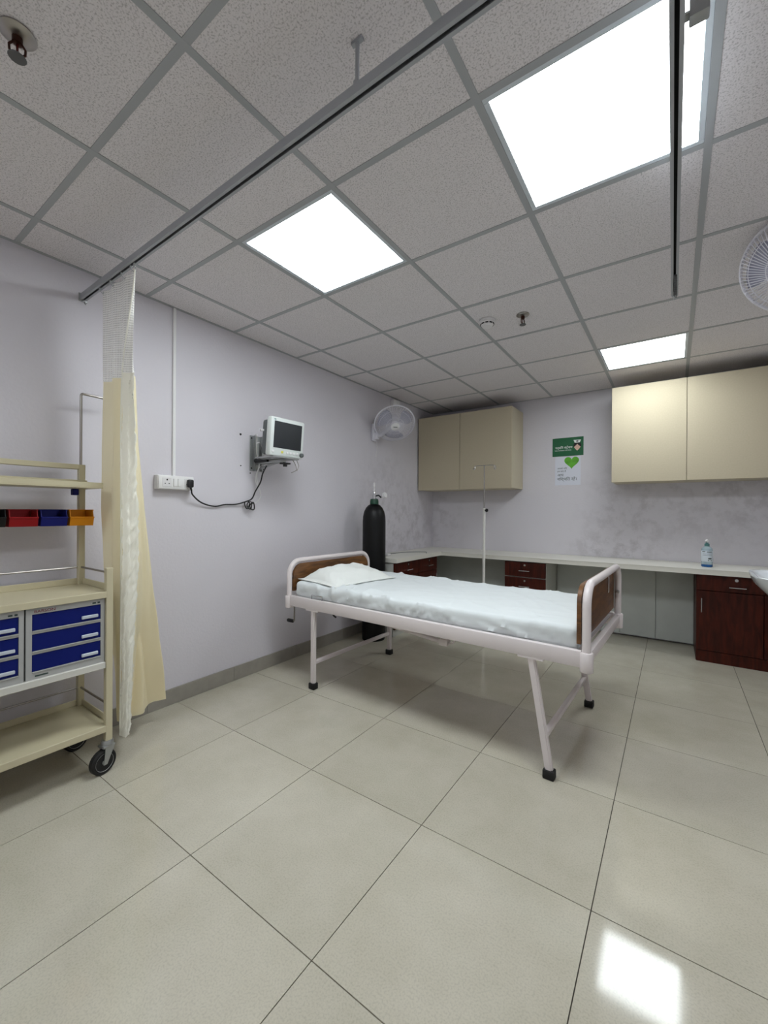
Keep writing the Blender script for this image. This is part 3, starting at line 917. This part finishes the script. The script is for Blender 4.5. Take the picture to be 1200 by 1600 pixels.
b.build('side_hanger', MT['zinc'], t)
for k in range(9):
    y = 2.38 + k * .024
    b = MB((0, .86, RZ)); b.box((-.006, y - .006, RZ - .022), (.006, y + .006, RZ - .009), bev=.002)
    b.tube([(-.003, y, RZ - .02), (-.003, y, RZ - .032), (.004, y + .004, RZ - .036), (.005, y, RZ - .028)], .002, 6)
    b.build('glider', MT['dark_zinc'], t)
b = MB((0, .86, RZ)); b.box((-.016, 2.598, RZ - .016), (.009, 2.612, RZ + .015), bev=.002); b.cyl((-.004, 2.612, RZ), (-.004, 2.67, RZ), .007, n=10)
b.build('end_stop', MT['alu'], t)

# the curtain: columns of the sheet from the back layer round to the free front edge
CZ = [2.335, 1.88, 1.0, .0]
CC = {  # plan position of each column at the heights above (last row: hem)
    0: [(-2.378, .899), (-2.415, .915), (-2.445, .930), (-2.365, .975)],
    1: [(-2.320, .912), (-2.350, .945), (-2.375, .965), (-2.345, 1.00)],
    2: [(-2.260, .897), (-2.300, .918), (-2.325, .930), (-2.400, 1.00)],
    3: [(-2.200, .912), (-2.250, .950), (-2.285, 1.00), (-2.360, 1.10)],
    4: [(-2.140, .899), (-2.220, .935), (-2.300, 1.04), (-2.440, 1.16)],
    5: [(-2.095, .908), (-2.190, .965), (-2.258, 1.075), (-2.405, 1.245)],
    6: [(-2.068, .900), (-2.158, .945), (-2.222, 1.025), (-2.425, 1.085)],
    7: [(-2.045, .905), (-2.132, .935), (-2.190, .985), (-2.245, .978)],
    8: [(-2.028, .896), (-2.150, .925), (-2.185, .945), (-2.222, .948)],
    9: [(-2.012, .888), (-2.178, .905), (-2.198, .913), (-2.236, .928)],
}
HEM = {0: .125, 1: .12, 2: .12, 3: .12, 4: .125, 5: .135, 6: .135, 7: .125, 8: .098, 9: .112}
cols = sorted(CC)
def crv(P, t):
    """Catmull-Rom on a list of tuples, t in 0..len-1"""
    k = min(int(t), len(P) - 2); f = t - k
    g = lambda i: Vector(P[max(0, min(len(P) - 1, i))])
    a, b_, c, d = g(k - 1), g(k), g(k + 1), g(k + 2)
    return .5 * ((2 * b_) + (c - a) * f + (2 * a - 5 * b_ + 4 * c - d) * f * f + (3 * b_ - a - 3 * c + d) * f ** 3)
def plan(ci, z):
    if z >= CZ[1]: h = (CZ[0] - z) / (CZ[0] - CZ[1])
    elif z >= CZ[2]: h = 1 + (CZ[1] - z) / (CZ[1] - CZ[2])
    else: h = 2 + (CZ[2] - z) / (CZ[2] - .11)
    h = max(0, min(3, h))
    return crv([tuple(crv([(*p, 0) for p in CC[c]], h)) for c in cols], ci)
def sheet(c0, c1, zt, zb_fn, nu, nv, wob=.0, pucker=0.0):
    b = MB((-2.25, .93, .1))
    uvs = {}
    def fn(u, v):
        ci = c0 + (c1 - c0) * u
        zb = zb_fn(ci); z = zt + (zb - zt) * v
        p = plan(ci, z)
        r = wob * noise.noise(Vector((ci * 2.2, z * 3.5, 2)))
        if pucker: r += pucker * (1 - abs(noise.noise(Vector((ci * 1.1, z * 24 + ci * 1.5, 9))))) ** 3
        return Vector((p.x + r, max(p.y + r * .6, .8865), z))
    vs = b.grid(fn, nu, nv)
    for i, row in enumerate(vs):
        for j, v in enumerate(row):
            ci = c0 + (c1 - c0) * i / nu
            uvs[v] = (ci * .06, v.co.z)
    ul = b.bm.loops.layers.uv.new('UVMap')
    for f in b.bm.faces:
        for l in f.loops: l[ul].uv = uvs[l.vert]
    return b
def hem(ci):
    k = min(int(ci), 8); f = ci - k
    return HEM[k] * (1 - f) + HEM[k + 1] * f
ct = thing('hospital_curtain', 'cream yellow cubicle curtain with white net top, gathered beside the trolley', 'curtain', (-2.25, .93, .1))
sheet(0, 9, 2.335, lambda c: 1.885, 90, 24, .004).build('net_header', MT['net'], ct, angle=80)
sheet(0, 7, 1.885, hem, 90, 70, .010).build('cloth', MT['curtain'], ct, angle=80)
sheet(7, 9, 1.885, hem, 30, 150, .006, pucker=.009).build('painted_sheen_hem', MT['satin_sheen'], ct, angle=80)
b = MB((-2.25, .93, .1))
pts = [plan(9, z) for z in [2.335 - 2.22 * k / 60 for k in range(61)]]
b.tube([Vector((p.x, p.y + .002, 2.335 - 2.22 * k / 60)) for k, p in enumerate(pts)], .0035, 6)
b.build('edge_binding', MT['satin_sheen'], ct)
for c in (0, 2, 4, 7, 9):
    p = plan(c, 2.335)
    b = MB((-2.25, .93, .1)); b.box((p.x - .006, .882, RZ - .018), (p.x + .006, .893, RZ - .009), bev=.0015)
    b.tube([(p.x, .888, RZ - .016), (p.x, .888, RZ - .03), (p.x + .005, p.y, RZ - .042), (p.x + .009, p.y, RZ - .032)], .002, 6)
    b.build('curtain_hook', MT['zinc'], ct)

# ------------------------------------------------------------------ switch board, conduit, plug
o = (XL, 1.38, 1.40)
sb = thing('switch_board', 'white electrical socket and switch board on the left wall', 'switch board', o)
MB(o).box((XL + .0005, 1.262, 1.355), (XL + .048, 1.492, 1.442), bev=.004).build('box', MT['switch'], sb)
MB(o).box((XL + .048, 1.266, 1.359), (XL + .054, 1.488, 1.438), bev=.002).build('cover_plate', MT['switch'], sb)
xp = XL + .054
def socket(yc):
    s = MB(o).box((xp, yc - .027, 1.371), (xp + .003, yc + .027, 1.427), bev=.001, seg=1).build('socket', MT['white_pl'], sb, smooth=False)
    b = MB(o); b.box((xp + .003, yc - .004, 1.409), (xp + .0036, yc + .004, 1.419))
    for q in (-.012, .012): b.box((xp + .003, yc + q - .003, 1.388), (xp + .0036, yc + q + .003, 1.393))
    b.build('pin_holes', MT['slot'], s, smooth=False)
socket(1.315); socket(1.452)
for yc in (1.366, 1.393):
    b = MB(o).box((xp, yc - .011, 1.375), (xp + .006, yc + .011, 1.423), bev=.0015)
    b.build('switch', MT['switch'], sb)
b = MB((XL, 1.38, 2.0)).box((XL + .0005, 1.372, 1.443), (XL + .014, 1.390, H - .001), bev=.002, seg=1)
tag(b.build('cable_trunking', MT['switch'], smooth=False), 'thin white plastic cable trunking rising from the switch board to the ceiling', 'cable trunking')

# black power cord with plug and bundled coil
o = (XL + .03, 1.7, 1.30)
pc = thing('power_cord', 'black power cord with plug hanging from the socket to the monitor', 'power cord', o)
b = MB(o).box((xp + .0038, 1.437, 1.372), (xp + .034, 1.472, 1.422), bev=.008)
b.cyl((xp + .020, 1.455, 1.374), (xp + .020, 1.462, 1.352), .007, .005, n=10)
b.build('plug', MT['black'], pc)
from math import cos, sin, pi
cord = smooth_path([(xp + .020, 1.460, 1.355), (XL + .05, 1.485, 1.325), (XL + .025, 1.56, 1.278), (XL + .015, 1.66, 1.255), (XL + .015, 1.74, 1.268), (XL + .015, 1.83, 1.272), (XL + .03, 1.90, 1.292), (XL + .045, 1.945, 1.315), (XL + .06, 1.965, 1.37), (XL + .08, 1.995, 1.44), (XL + .11, 1.99, 1.50), (XL + .16, 1.985, 1.555)], 8)
MB(o).tube(cord, .005, 8).build('cord', MT['black'], pc)
coil = []
for k in range(3):
    a0 = .5 * k
    c = Vector((XL + .03 + .008 * k, 1.915 + .018 * k, 1.275 - .004 * k))
    coil += [c + Vector((.006 * sin(2 * a), .020 * cos(a + a0), .028 * sin(a + a0) - .006)) for a in [2 * pi * i / 16 for i in range(17)]]
MB(o).tube(coil, .0042, 8).build('coil', MT['black'], pc)

# ------------------------------------------------------------------ patient monitor on wall bracket
o = (XL, 2.0, 1.55)
wbk = thing('monitor_bracket', 'grey metal wall bracket with shelf arm carrying the patient monitor', 'bracket', o)
b = MB(o).box((XL + .0005, 1.955, 1.525), (XL + .008, 2.085, 1.79), bev=.002); b.box((XL + .008, 1.985, 1.525), (XL + .028, 1.992, 1.79)); b.box((XL + .008, 2.05, 1.525), (XL + .028, 2.057, 1.79))
b.build('wall_plate', MT['zinc'], wbk, smooth=False)
for y in (1.967, 2.073):
    for z in (1.545, 1.77):
        MB(o).cyl((XL + .008, y, z), (XL + .012, y, z), .006, n=8).build('screw', MT['black'], wbk)
b = MB(o).box((XL + .02, 1.995, 1.575), (XL + .30, 2.045, 1.60), bev=.003); b.tube([(XL + .02, 2.02, 1.54), (XL + .24, 2.02, 1.58)], .009, 8)
b.build('arm', MT['zinc'], wbk)
MB(o).cyl((XL + .028, 1.99, 1.60), (XL + .17, 1.99, 1.60), .016, n=12).build('pivot', MT['black'], wbk)
MB(o).box((XL + .14, 1.90, 1.600), (XL + .335, 2.14, 1.612), bev=.003).build('tray', MT['zinc'], wbk)
b = MB(o).box((XL + .26, 2.02, 1.565), (XL + .31, 2.08, 1.576)); b.cyl((XL + .285, 2.05, 1.548), (XL + .285, 2.05, 1.567), .016, n=12)
b.build('clamp_knob', MT['black'], wbk)
hk = smooth_path([(XL + .31, 2.10, 1.60), (XL + .32, 2.115, 1.57), (XL + .325, 2.125, 1.53), (XL + .32, 2.105, 1.515), (XL + .315, 2.085, 1.505)], 5)
MB(o).tube(hk, .003, 6).tube(smooth_path([(XL + .31, 2.14, 1.60), (XL + .32, 2.15, 1.56), (XL + .325, 2.13, 1.525)], 5), .003, 6).build('cable_hook', MT['steel'], wbk)

# monitor built in its own frame: local x = out of the screen, y = along the wall, z = up
mon = thing('patient_monitor', 'white patient monitor with dark screen mounted on the left wall', 'monitor', (XL + .215, 2.03, 1.613), math.radians(-2))
Tm = Matrix.Rotation(math.radians(5), 4, 'Y')
def mpart(name, m, boxes, parent=mon, bev=.004):
    b = MB()
    for lo, hi in boxes: b.box(lo, hi, bev=bev, mtx=Matrix.Translation((.0, 0, .004)) @ Tm)
    return b.build(name, m, parent)
mpart('rear_case', MT['mon_grey'], [((-.012, -.132, .012), (.065, .132, .255))], bev=.018)
mpart('front_case', MT['mon_white'], [((.06, -.150, .004), (.115, .150, .272))], bev=.012)
mpart('handle', MT['mon_grey'], [((.02, -.10, .258), (.05, .10, .276))], bev=.008)
sc = mpart('screen', MT['screen'], [((.112, -.124, .060), (.1165, .124, .244))], bev=.001)
for k, (y, m_, r) in enumerate([(-.125, 'white_pl', .010), (-.045, 'yellow_btn', .009), (.0, 'white_pl', .008), (.03, 'white_pl', .008), (.06, 'white_pl', .008), (.09, 'white_pl', .008)]):
    mpart('button', MT[m_], [((.113, y - r, .026), (.1185, y + r, .042))], bev=.002)
b = MB(); b.lathe([(0, 0), (.016, 0), (.015, .016), (.012, .018), (0, .018)], Tm @ frame_mtx((.114, .130, .034), (0, 1, 0), (0, 0, 1)), 18)
b.build('dial', MT['mon_grey'], mon)
mpart('emblem', MT['teal'], [((.113, -.128, .250), (.1158, -.112, .257))], bev=.0005)
mpart('side_socket', MT['white_pl'], [((.0, -.160, .17), (.015, -.130, .185))], bev=.003)
o = (XL + .1, 1.98, 1.5)
cw = smooth_path([(XL + .21, 1.862, 1.76), (XL + .14, 1.90, 1.77), (XL + .06, 1.975, 1.76), (XL + .04, 1.99, 1.66), (XL + .06, 2.0, 1.58), (XL + .05, 1.985, 1.48), (XL + .05, 2.005, 1.40), (XL + .045, 2.025, 1.335), (XL + .04, 1.99, 1.29), (XL + .035, 1.95, 1.275)], 8)
cb = MB(o).tube(cw, .0036, 8)
cb.tube(smooth_path([(XL + .2, 1.863, 1.70), (XL + .12, 1.96, 1.72), (XL + .07, 2.03, 1.66), (XL + .08, 2.04, 1.60), (XL + .05, 2.0, 1.54), (XL + .04, 1.98, 1.46), (XL + .05, 2.0, 1.40)], 8), .0032, 8)
tag(cb.build('monitor_lead', MT['white_pl']), 'thin white lead looping below the patient monitor', 'cable')
for y, z, s, lb in ((1.877, 1.785, .012, 'largest black wall plug hole left of the monitor bracket, uppermost'), (1.880, 1.556, .007, 'small black wall plug hole left of the bracket, lower one'), (1.963, 1.508, .007, 'small black wall plug hole just under the bracket plate')):
    b = MB((XL, y, z)); b.lathe([(0, 0), (s * .7, 0), (s * .6, .004), (s * .3, .006), (0, .006)], frame_mtx((XL, y, z), (0, 1, 0), (0, 0, 1)), 10)
    tag(b.build('wall_plug', MT['black']), lb, 'wall plug', 'black wall plugs')

# ------------------------------------------------------------------ gas cylinder
o = (-2.372, 3.222, 0)
gc = thing('gas_cylinder', 'tall black oxygen cylinder standing in the corner behind the bed', 'gas cylinder', o)
prof = [(0, .012), (.095, .004), (.108, .0), (.111, .02), (.111, 1.13), (.108, 1.18), (.098, 1.225), (.080, 1.262), (.056, 1.288), (.040, 1.296), (0, 1.297)]
MB().lathe(prof, n=40).build('body', MT['cyl'], gc)
MB().lathe([(0, 1.296), (.042, 1.296), (.042, 1.325), (.038, 1.345), (.026, 1.350), (0, 1.350)], n=24).build('neck_ring', MT['green_paint'], gc)
b = MB().lathe([(0, 1.35), (.017, 1.35), (.017, 1.385), (.012, 1.39), (.012, 1.42), (.008, 1.425), (.008, 1.435), (0, 1.435)], n=16)
b.build('valve', MT['chrome'], gc)
b = MB().lathe([(0, 1.435), (.005, 1.435), (.005, 1.465), (.009, 1.467), (.009, 1.50), (.003, 1.505), (0, 1.505)], n=12)
b.build('valve_key', MT['white_pl'], gc)
b = MB().tube([(.0, 0, 1.375), (.035, .024, 1.382), (.055, .038, 1.36)], .008, 10)
b.build('outlet', MT['black'], gc)
b = MB().lathe([(0, -.012), (.026, -.012), (.028, 0), (.026, .012), (0, .012)], Matrix.Translation((.082, .056, 1.383)) @ Matrix.Rotation(math.radians(75), 4, 'Y'), 20)
b.build('gauge', MT['white_pl'], gc)

# ------------------------------------------------------------------ IV stand
iv = thing('iv_stand', 'slim white drip stand behind the bed, with hooks at the top', 'drip stand', (-1.577, 4.02, 0))
MB().lathe([(0, .075), (.014, .075), (.014, 1.262), (.010, 1.266), (0, 1.266)], n=14).build('lower_tube', MT['iv_white'], iv)
MB().cyl((0, 0, 1.2), (0, 0, 1.697), .0065, n=12).build('inner_rod', MT['steel'], iv)
b = MB().tube(smooth_path([(-.115, -.01, 1.672), (-.108, -.012, 1.66), (-.098, -.008, 1.668), (-.095, 0, 1.697), (0, 0, 1.70), (.095, 0, 1.697), (.1, .0, 1.67), (.112, -.004, 1.655), (.122, -.008, 1.672), (.112, -.01, 1.69)], 5), .0038, 8)
b.build('hook_bar', MT['chrome'], iv)
b = MB().cyl((.010, -.004, 1.245), (.026, -.010, 1.245), .006, n=10); b.lathe([(0, 0), (.016, 0), (.018, .006), (.016, .014), (0, .014)], frame_mtx((.024, -.009, 1.245), (.35, .94, 0), (0, 0, 1)), 14)
b.build('clamp_knob', MT['black'], iv)
b = MB().cyl((0, 0, .055), (0, 0, .085), .024, n=16)
b.build('base_hub', MT['iv_white'], iv)
for k in range(5):
    a = 2 * pi * k / 5 + .3
    e = Vector((.19 * cos(a), .19 * sin(a), .035))
    g = MB().tube([(0, 0, .068), (e.x * .6, e.y * .6, .06), tuple(e)], [.012, .011, .009], 8).build('base_leg', MT['iv_white'], iv)
    MB().lathe([(0, 0), (.014, 0), (.016, .012), (.010, .032), (0, .034)], Matrix.Translation((e.x, e.y, 0)), 12).build('foot', MT['rubber'], g)

# ------------------------------------------------------------------ wall fans
def wall_fan(name, label, wall_pt, wall_n, head, axis, R, NW=90, wr=.0015):
    """bracket on the wall, motor, two-sided wire cage, blades and cap"""
    o = Vector(wall_pt); n = Vector(wall_n)
    t = thing(name, label, 'fan', tuple(o), group='white wall fans')
    hd, ax = Vector(head), Vector(axis).normalized()
    side = Vector((0, 0, 1)).cross(ax).normalized(); upv = ax.cross(side)
    F = Matrix((side, upv, ax)).transposed().to_4x4(); F.translation = hd
    b = MB(o); tv = Vector((-n.y, n.x, 0))
    B = frame_mtx(o, tv, (0, 0, 1)); B = B if (B.to_3x3() @ Vector((0, 0, 1))).dot(n) > 0 else frame_mtx(o, -tv, (0, 0, 1))
    b.box((-.035, -.11, .001), (.035, .07, .035), bev=.012, seg=3, mtx=B)
    b.box((-.026, -.095, .03), (.026, -.02, .075), bev=.012, seg=3, mtx=B)
    b.build('wall_mount', MT['fan_pl'], t)
    mot = hd - ax * .10
    root = o + n * .055 + Vector((0, 0, -.05))
    MB(o).tube(smooth_path([root, root + n * .06 + Vector((0, 0, .0)), mot + Vector((0, 0, -.05)), mot], 6), .020, 12).build('neck', MT['fan_pl'], t)
    MB(o).lathe([(0, -.145), (.025, -.143), (.045, -.13), (.055, -.10), (.055, -.055), (.05, -.045), (0, -.045)], F, 24).build('motor_housing', MT['fan_pl'], t)
    c = MB(o)
    ring = lambda r, z, tr, k=56: c.tube([F @ Vector((r * cos(2 * pi * i / k), r * sin(2 * pi * i / k), z)) for i in range(k)], tr, 6, closed=True)
    ring(R, 0, .0075); ring(R * .45, .052, .0022, 40); ring(R * .45, -.045, .0022, 40); ring(R * .8, .033, .0018); 
    for i in range(NW):
        a = 2 * pi * i / NW; ca, sa = cos(a), sin(a)
        tw = lambda r, z, da: F @ Vector((r * cos(a + da), r * sin(a + da), z))
        c.tube([tw(R, .003, 0), tw(R * .96, .022, .02), tw(R * .8, .034, .06), tw(R * .45, .052, .16), tw(R * .22, .058, .26)], wr, 4, cap=False)
        if i % 2 == 0:
            c.tube([tw(R, -.003, 0), tw(R * .95, -.024, 0), tw(R * .45, -.045, 0), tw(R * .24, -.048, 0)], wr, 4, cap=False)
    c.build('cage', MT['fan_pl'], t)
    MB(o).lathe([(0, .066), (R * .16, .065), (R * .22, .060), (R * .22, .054), (0, .052)], F, 28).build('centre_cap', MT['white_pl'], t)
    m = F @ Matrix.Translation((0, 0, .0665))
    bb = MB(o); bb.box((-R * .1, -.003, 0), (R * .1, .003, .0008), mtx=m); bb.build('cap_badge', MT['ink'], t, smooth=False)
    for k in range(2):
        a = pi / 2 + .45 * (1 if k else -1) - .2
        bb = MB(o); q = F @ Vector((R * cos(a), R * sin(a), 0))
        bb.box((-.008, -.006, -.012), (.008, .006, .012), bev=.003, mtx=F @ Matrix.Translation((R * cos(a), R * sin(a), 0)) @ Matrix.Rotation(a, 4, 'Z'))
        bb.build('cage_clip', MT['white_pl'], t)
    for k in range(3):
        a0 = 2 * pi * k / 3 + .4
        bl = MB(o)
        def fn(u, v):
            r = R * (.18 + .70 * u); wd = .35 + .45 * sin(u * pi * .75)
            a = a0 + (v - .5) * wd * 1.6 + u * .25
            return F @ Vector((r * cos(a), r * sin(a), (v - .5) * .04))
        bl.grid(fn, 8, 8)
        ob = bl.build('blade', MT['fan_blade'], t)
        sm = ob.modifiers.new('thickness', 'SOLIDIFY'); sm.thickness = .002
    MB(o).lathe([(0, -.045), (R * .2, -.04), (R * .2, .02), (R * .1, .035), (0, .036)], F, 20).build('hub', MT['fan_pl'], t)
    pullp = o + n * .05 + Vector((0, 0, -.115))
    MB(o).tube([pullp, pullp + Vector((.003, .004, -.06)), pullp + Vector((-.004, -.003, -.14))], .0018, 6).lathe([(0, 0), (.004, 0), (.006, -.02), (0, -.024)], Matrix.Translation(pullp + Vector((-.004, -.003, -.14))), 8).build('pull_cord', MT['white_pl'], t)
    return t
wall_fan('wall_fan', 'white wire-caged wall fan on the left wall above the gas cylinder', (XL, 3.50, 2.075), (1, 0, 0), (-2.34, 3.52, 2.125), (.50, -.52, -.70), .205)
wall_fan('wall_fan', 'white caged wall fan cut off by the right picture edge', (XR, 2.52, 2.24), (-1, 0, 0), (.436, 2.506, 2.322), (-.50, -.80, -.62), .205, 80, .0018)
o = (XL, 3.90, 2.44)
jb = thing('junction_box', 'small white electrical box on the left wall just below the ceiling', 'junction box', o)
MB(o).box((XL + .0005, 3.82, 2.405), (XL + .045, 3.96, 2.478), bev=.004).build('box', MT['white_pl'], jb)
MB(o).box((XL + .045, 3.855, 2.41), (XL + .049, 3.95, 2.473), bev=.001).build('plate', MT['switch'], jb)
for y in (3.875, 3.915): MB(o).box((XL + .049, y, 2.425), (XL + .051, y + .018, 2.46), bev=.0008, seg=1).build('switch', MT['white_pl'], jb, smooth=False)

# ------------------------------------------------------------------ ceiling fittings
o = (-1.028, 2.655, H)
sd = thing('smoke_detector', 'round white smoke detector on the ceiling', 'smoke detector', o)
MB().lathe([(0, .002), (.052, .002), (.054, -.004), (.052, -.012), (0, -.012)], n=32).build('base', MT['white_pl'], sd)
MB().lathe([(0, -.012), (.044, -.012), (.042, -.03), (.030, -.042), (0, -.044)], n=32).build('chamber', MT['white_pl'], sd)
b = MB()
for k in range(10):
    a = 2 * pi * k / 10
    b.box((.036, -.010, -.030), (.0445, .010, -.023), mtx=Matrix.Rotation(a, 4, 'Z'))
b.build('vents', MT['slot'], sd, smooth=False)
def sprinkler(x, y, label):
    t = thing('fire_sprinkler', label, 'sprinkler', (x, y, H), group='ceiling fire sprinklers')
    MB().lathe([(0, .001), (.040, .001), (.041, -.003), (.030, -.010), (.014, -.012), (0, -.012)], n=28).build('escutcheon', MT['steel'], t)
    MB().lathe([(0, -.010), (.012, -.010), (.012, -.026), (.008, -.028), (0, -.028)], n=12).build('body', MT['brass'], t)
    b = MB()
    for s in (-1, 1):
        b.tube([(s * .004, s * .009, -.026), (s * .006, s * .016, -.036), (s * .006, s * .015, -.050), (s * .001, s * .004, -.062)], .0030, 8)
    b.build('arms', MT['brass'], t)
    MB().cyl((0, 0, -.028), (0, 0, -.058), .0028, n=8).build('bulb', MT['glass_red'], t)
    b = MB().lathe([(0, -.058), (.019, -.062), (.0205, -.064), (.019, -.066), (0, -.067)], n=16)
    b.build('deflector', MT['dark_zinc'], t)
sprinkler(-.808, 2.705, 'small fire sprinkler beside the smoke detector')
sprinkler(-1.452, .343, 'fire sprinkler with round plate at the top left of the ceiling')

# ------------------------------------------------------------------ posters
def xz(o):                    # sheet frame on the back wall: x right, y up, z towards the room
    return Matrix(((1, 0, 0, o[0]), (0, 0, -1, o[1]), (0, 1, 0, o[2]), (0, 0, 0, 1)))
o = (-.948, YB, 1.94)
pg = thing('nursing_sign', 'green poster sheet with nurse head emblem on the back wall', 'poster', o)
Mx = xz((0, 0, 0))
def flat(parent, name, m, poly, z, h=.0005):
    return MB().prism(poly, h, Mx @ Matrix.Translation((0, 0, z))).build(name, m, parent, smooth=False)
flat(pg, 'sheet', MT['paper_green'], [(-.156, -.100), (.156, -.100), (.156, .100), (-.156, .100)], .0005, .002)
em = flat(pg, 'emblem', MT['hair_ink'], [(.062, .032), (.082, .042), (.108, .042), (.128, .032), (.136, .005), (.128, -.012), (.095, -.05), (.064, -.012), (.056, .005)], .0026)
flat(em, 'emblem_face', MT['skin_ink'], [(.095, .024), (.112, .006), (.128, -.008), (.112, -.032), (.095, -.048), (.078, -.032), (.062, -.008), (.078, .006)], .0032)
flat(em, 'emblem_cap', MT['white_ink'], [(.070, .038), (.120, .038), (.132, .068), (.058, .068)], .0034)
b = MB().prism([(.091, .045), (.099, .045), (.099, .062), (.091, .062)], .0004, Mx @ Matrix.Translation((0, 0, .004))); b.prism([(.083, .050), (.107, .050), (.107, .057), (.083, .057)], .0004, Mx @ Matrix.Translation((0, 0, .0043)))
b.build('cap_cross', MT['hair_ink'], em, smooth=False)
text_mesh('title_text', 'नर्सिंग स्टेशन', .034, MT['white_ink'], pg, Mx @ Matrix.Translation((-.128, -.018, .003)), ext=.0003)
text_mesh('subtitle_text', 'THE NURSING STATION', .0155, MT['white_ink'], pg, Mx @ Matrix.Translation((-.134, -.042, .003)), ext=.0003)
o = (-.948, YB, 1.68)
pw_ = thing('heart_poster', 'white poster with a green heart below the green sheet', 'poster', o)
flat(pw_, 'sheet', MT['paper_white'], [(-.128, -.155), (.128, -.155), (.128, .155), (-.128, .155)], .0004, .0016)
hp = []
for i in range(40):
    a = 2 * pi * i / 40
    hp.append((.040 + .0046 * 16 * sin(a) ** 3, .094 + .0046 * (13 * cos(a) - 5 * cos(2 * a) - 2 * cos(3 * a) - cos(4 * a))))
flat(pw_, 'heart', MT['heart'], hp, .0022)
text_mesh('poster_text', 'आपके लिए', .024, MT['ink'], pw_, Mx @ Matrix.Translation((-.105, .020, .0024)), ext=.0003)
text_mesh('poster_text', 'हम सदा हैं', .024, MT['ink'], pw_, Mx @ Matrix.Translation((-.105, -.012, .0024)), ext=.0003)
text_mesh('poster_text', 'आप', .040, MT['ink'], pw_, Mx @ Matrix.Translation((-.105, -.058, .0024)), ext=.0003)
text_mesh('poster_text', 'निश्चिंत रहें।', .044, MT['ink'], pw_, Mx @ Matrix.Translation((-.105, -.104, .0024)), ext=.0003)

# ------------------------------------------------------------------ sanitizer bottle on the worktop
o = (.233, 4.50, ZT)
sbt = thing('sanitizer_bottle', 'clear hand sanitizer pump bottle with blue base on the worktop', 'bottle', o)
MB().lathe([(0, .0), (.036, .0), (.040, .004), (.040, .022), (.0, .022)], n=24).build('liquid_base', MT['bottle_base'], sbt)
MB().lathe([(0, .022), (.040, .022), (.041, .14), (.037, .158), (.022, .172), (.015, .176), (0, .176)], n=24).build('bottle_body', MT['bottle'], sbt)
lb = MB(); lb.lathe([(.0413, .045), (.0418, .046), (.0418, .138), (.0413, .139)], n=24)
lb = lb.build('label_band', MT['label'], sbt)
def on_label(name, a0, a1, z0, z1):
    b = MB(); k = 6
    vs = [[b.bm.verts.new((.0423 * sin(a0 + (a1 - a0) * i / k), -.0423 * cos(a0 + (a1 - a0) * i / k), z)) for z in (z0, z1)] for i in range(k + 1)]
    for A, B in zip(vs, vs[1:]): b.bm.faces.new((A[0], B[0], B[1], A[1]))
    b.build(name, MT['ink'], lb, smooth=False)
for a0, a1, z0, z1 in ((-.9, -.3, .128, .134), (-.1, .8, .126, .133), (-.8, .8, .112, .114), (-.8, .8, .100, .102), (.15, .75, .068, .078), (.1, .3, .054, .060), (.6, .8, .054, .060)):
    on_label('print', a0, a1, z0, z1)
MB().lathe([(0, .176), (.018, .176), (.018, .196), (.010, .200), (.010, .208), (0, .208)], n=16).build('pump_collar', MT['teal'], sbt)
b = MB().lathe([(0, .208), (.008, .208), (.011, .216), (.010, .230), (.006, .236), (0, .237)], n=14); b.tube([(0, 0, .222), (-.012, -.030, .224), (-.014, -.036, .218)], .004, 8)
b.build('pump_head', MT['white_pl'], sbt)

# thin cable lying on the worktop
wcb = MB((-2.4, 3.9, ZT)).tube(smooth_path([(-2.55, 3.55, ZT + .003), (-2.50, 3.75, ZT + .003), (-2.44, 3.98, ZT + .003), (-2.30, 4.1, ZT + .003), (-2.22, 3.98, ZT + .003)], 8), .003, 6)
tag(wcb.build('loose_cable', MT['mon_grey']), 'thin grey cable lying on the corner of the worktop', 'cable')
ad = MB((-2.42, 3.53, ZT)).box((-2.45, 3.50, ZT + .0005), (-2.40, 3.56, ZT + .022), bev=.004)
tag(ad.build('cable_adapter', MT['white_pl']), 'small white adapter on the worktop beside the gas cylinder', 'adapter')

# ------------------------------------------------------------------ washbasin on the right wall
o = (.66, 3.66, .60)
ws = thing('washbasin', 'white ceramic washbasin cut off by the right picture edge', 'washbasin', o)
def basin():
    b = MB(o); cx_, cy_ = .66, 3.66; hx, hy = .235, .275
    def outline(s, k=40, e=4.0):
        out = []
        for i in range(k):
            a = 2 * pi * i / k; c, s_ = cos(a), sin(a)
            out.append((abs(c) ** (2 / e) * (1 if c > 0 else -1) * hx * s, abs(s_) ** (2 / e) * (1 if s_ > 0 else -1) * hy * s))
        return out
    levels = [(.18, .60, 2.2), (.45, .615, 2.3), (.72, .68, 2.8), (.93, .765, 3.6), (1.0, .81, 5), (1.0, .826, 6), (.985, .831, 6), (.90, .829, 5), (.86, .815, 4), (.74, .74, 3), (.4, .685, 2.3), (.08, .675, 2)]
    rings = []
    for s, z, e in levels:
        rings.append([b.bm.verts.new((cx_ + x + (.0 if s > .8 else (1 - s) * .09), cy_ + y, z)) for x, y in outline(s, e=e)])
    for A, B in zip(rings, rings[1:]):
        for j in range(40): b.bm.faces.new((A[j], A[(j + 1) % 40], B[(j + 1) % 40], B[j]))
    b.bm.faces.new(rings[0][::-1]); b.bm.faces.new(rings[-1])
    return b
basin().build('bowl', MT['ceramic'], ws, angle=50)
MB(o).tube([(.80, 3.66, .83), (.80, 3.66, .93)] + arc((.74, 3.66, .93), .06, 0, pi * .9, 10, (1, 0, 0), (0, 0, 1)), .010, 12).build('tap', MT['chrome'], ws)
MB(o).lathe([(0, .0), (.10, .0), (.085, .08), (.075, .45), (.085, .63), (0, .63)], Matrix.Translation((.76, 3.66, 0)), 24).build('pedestal', MT['ceramic'], ws)
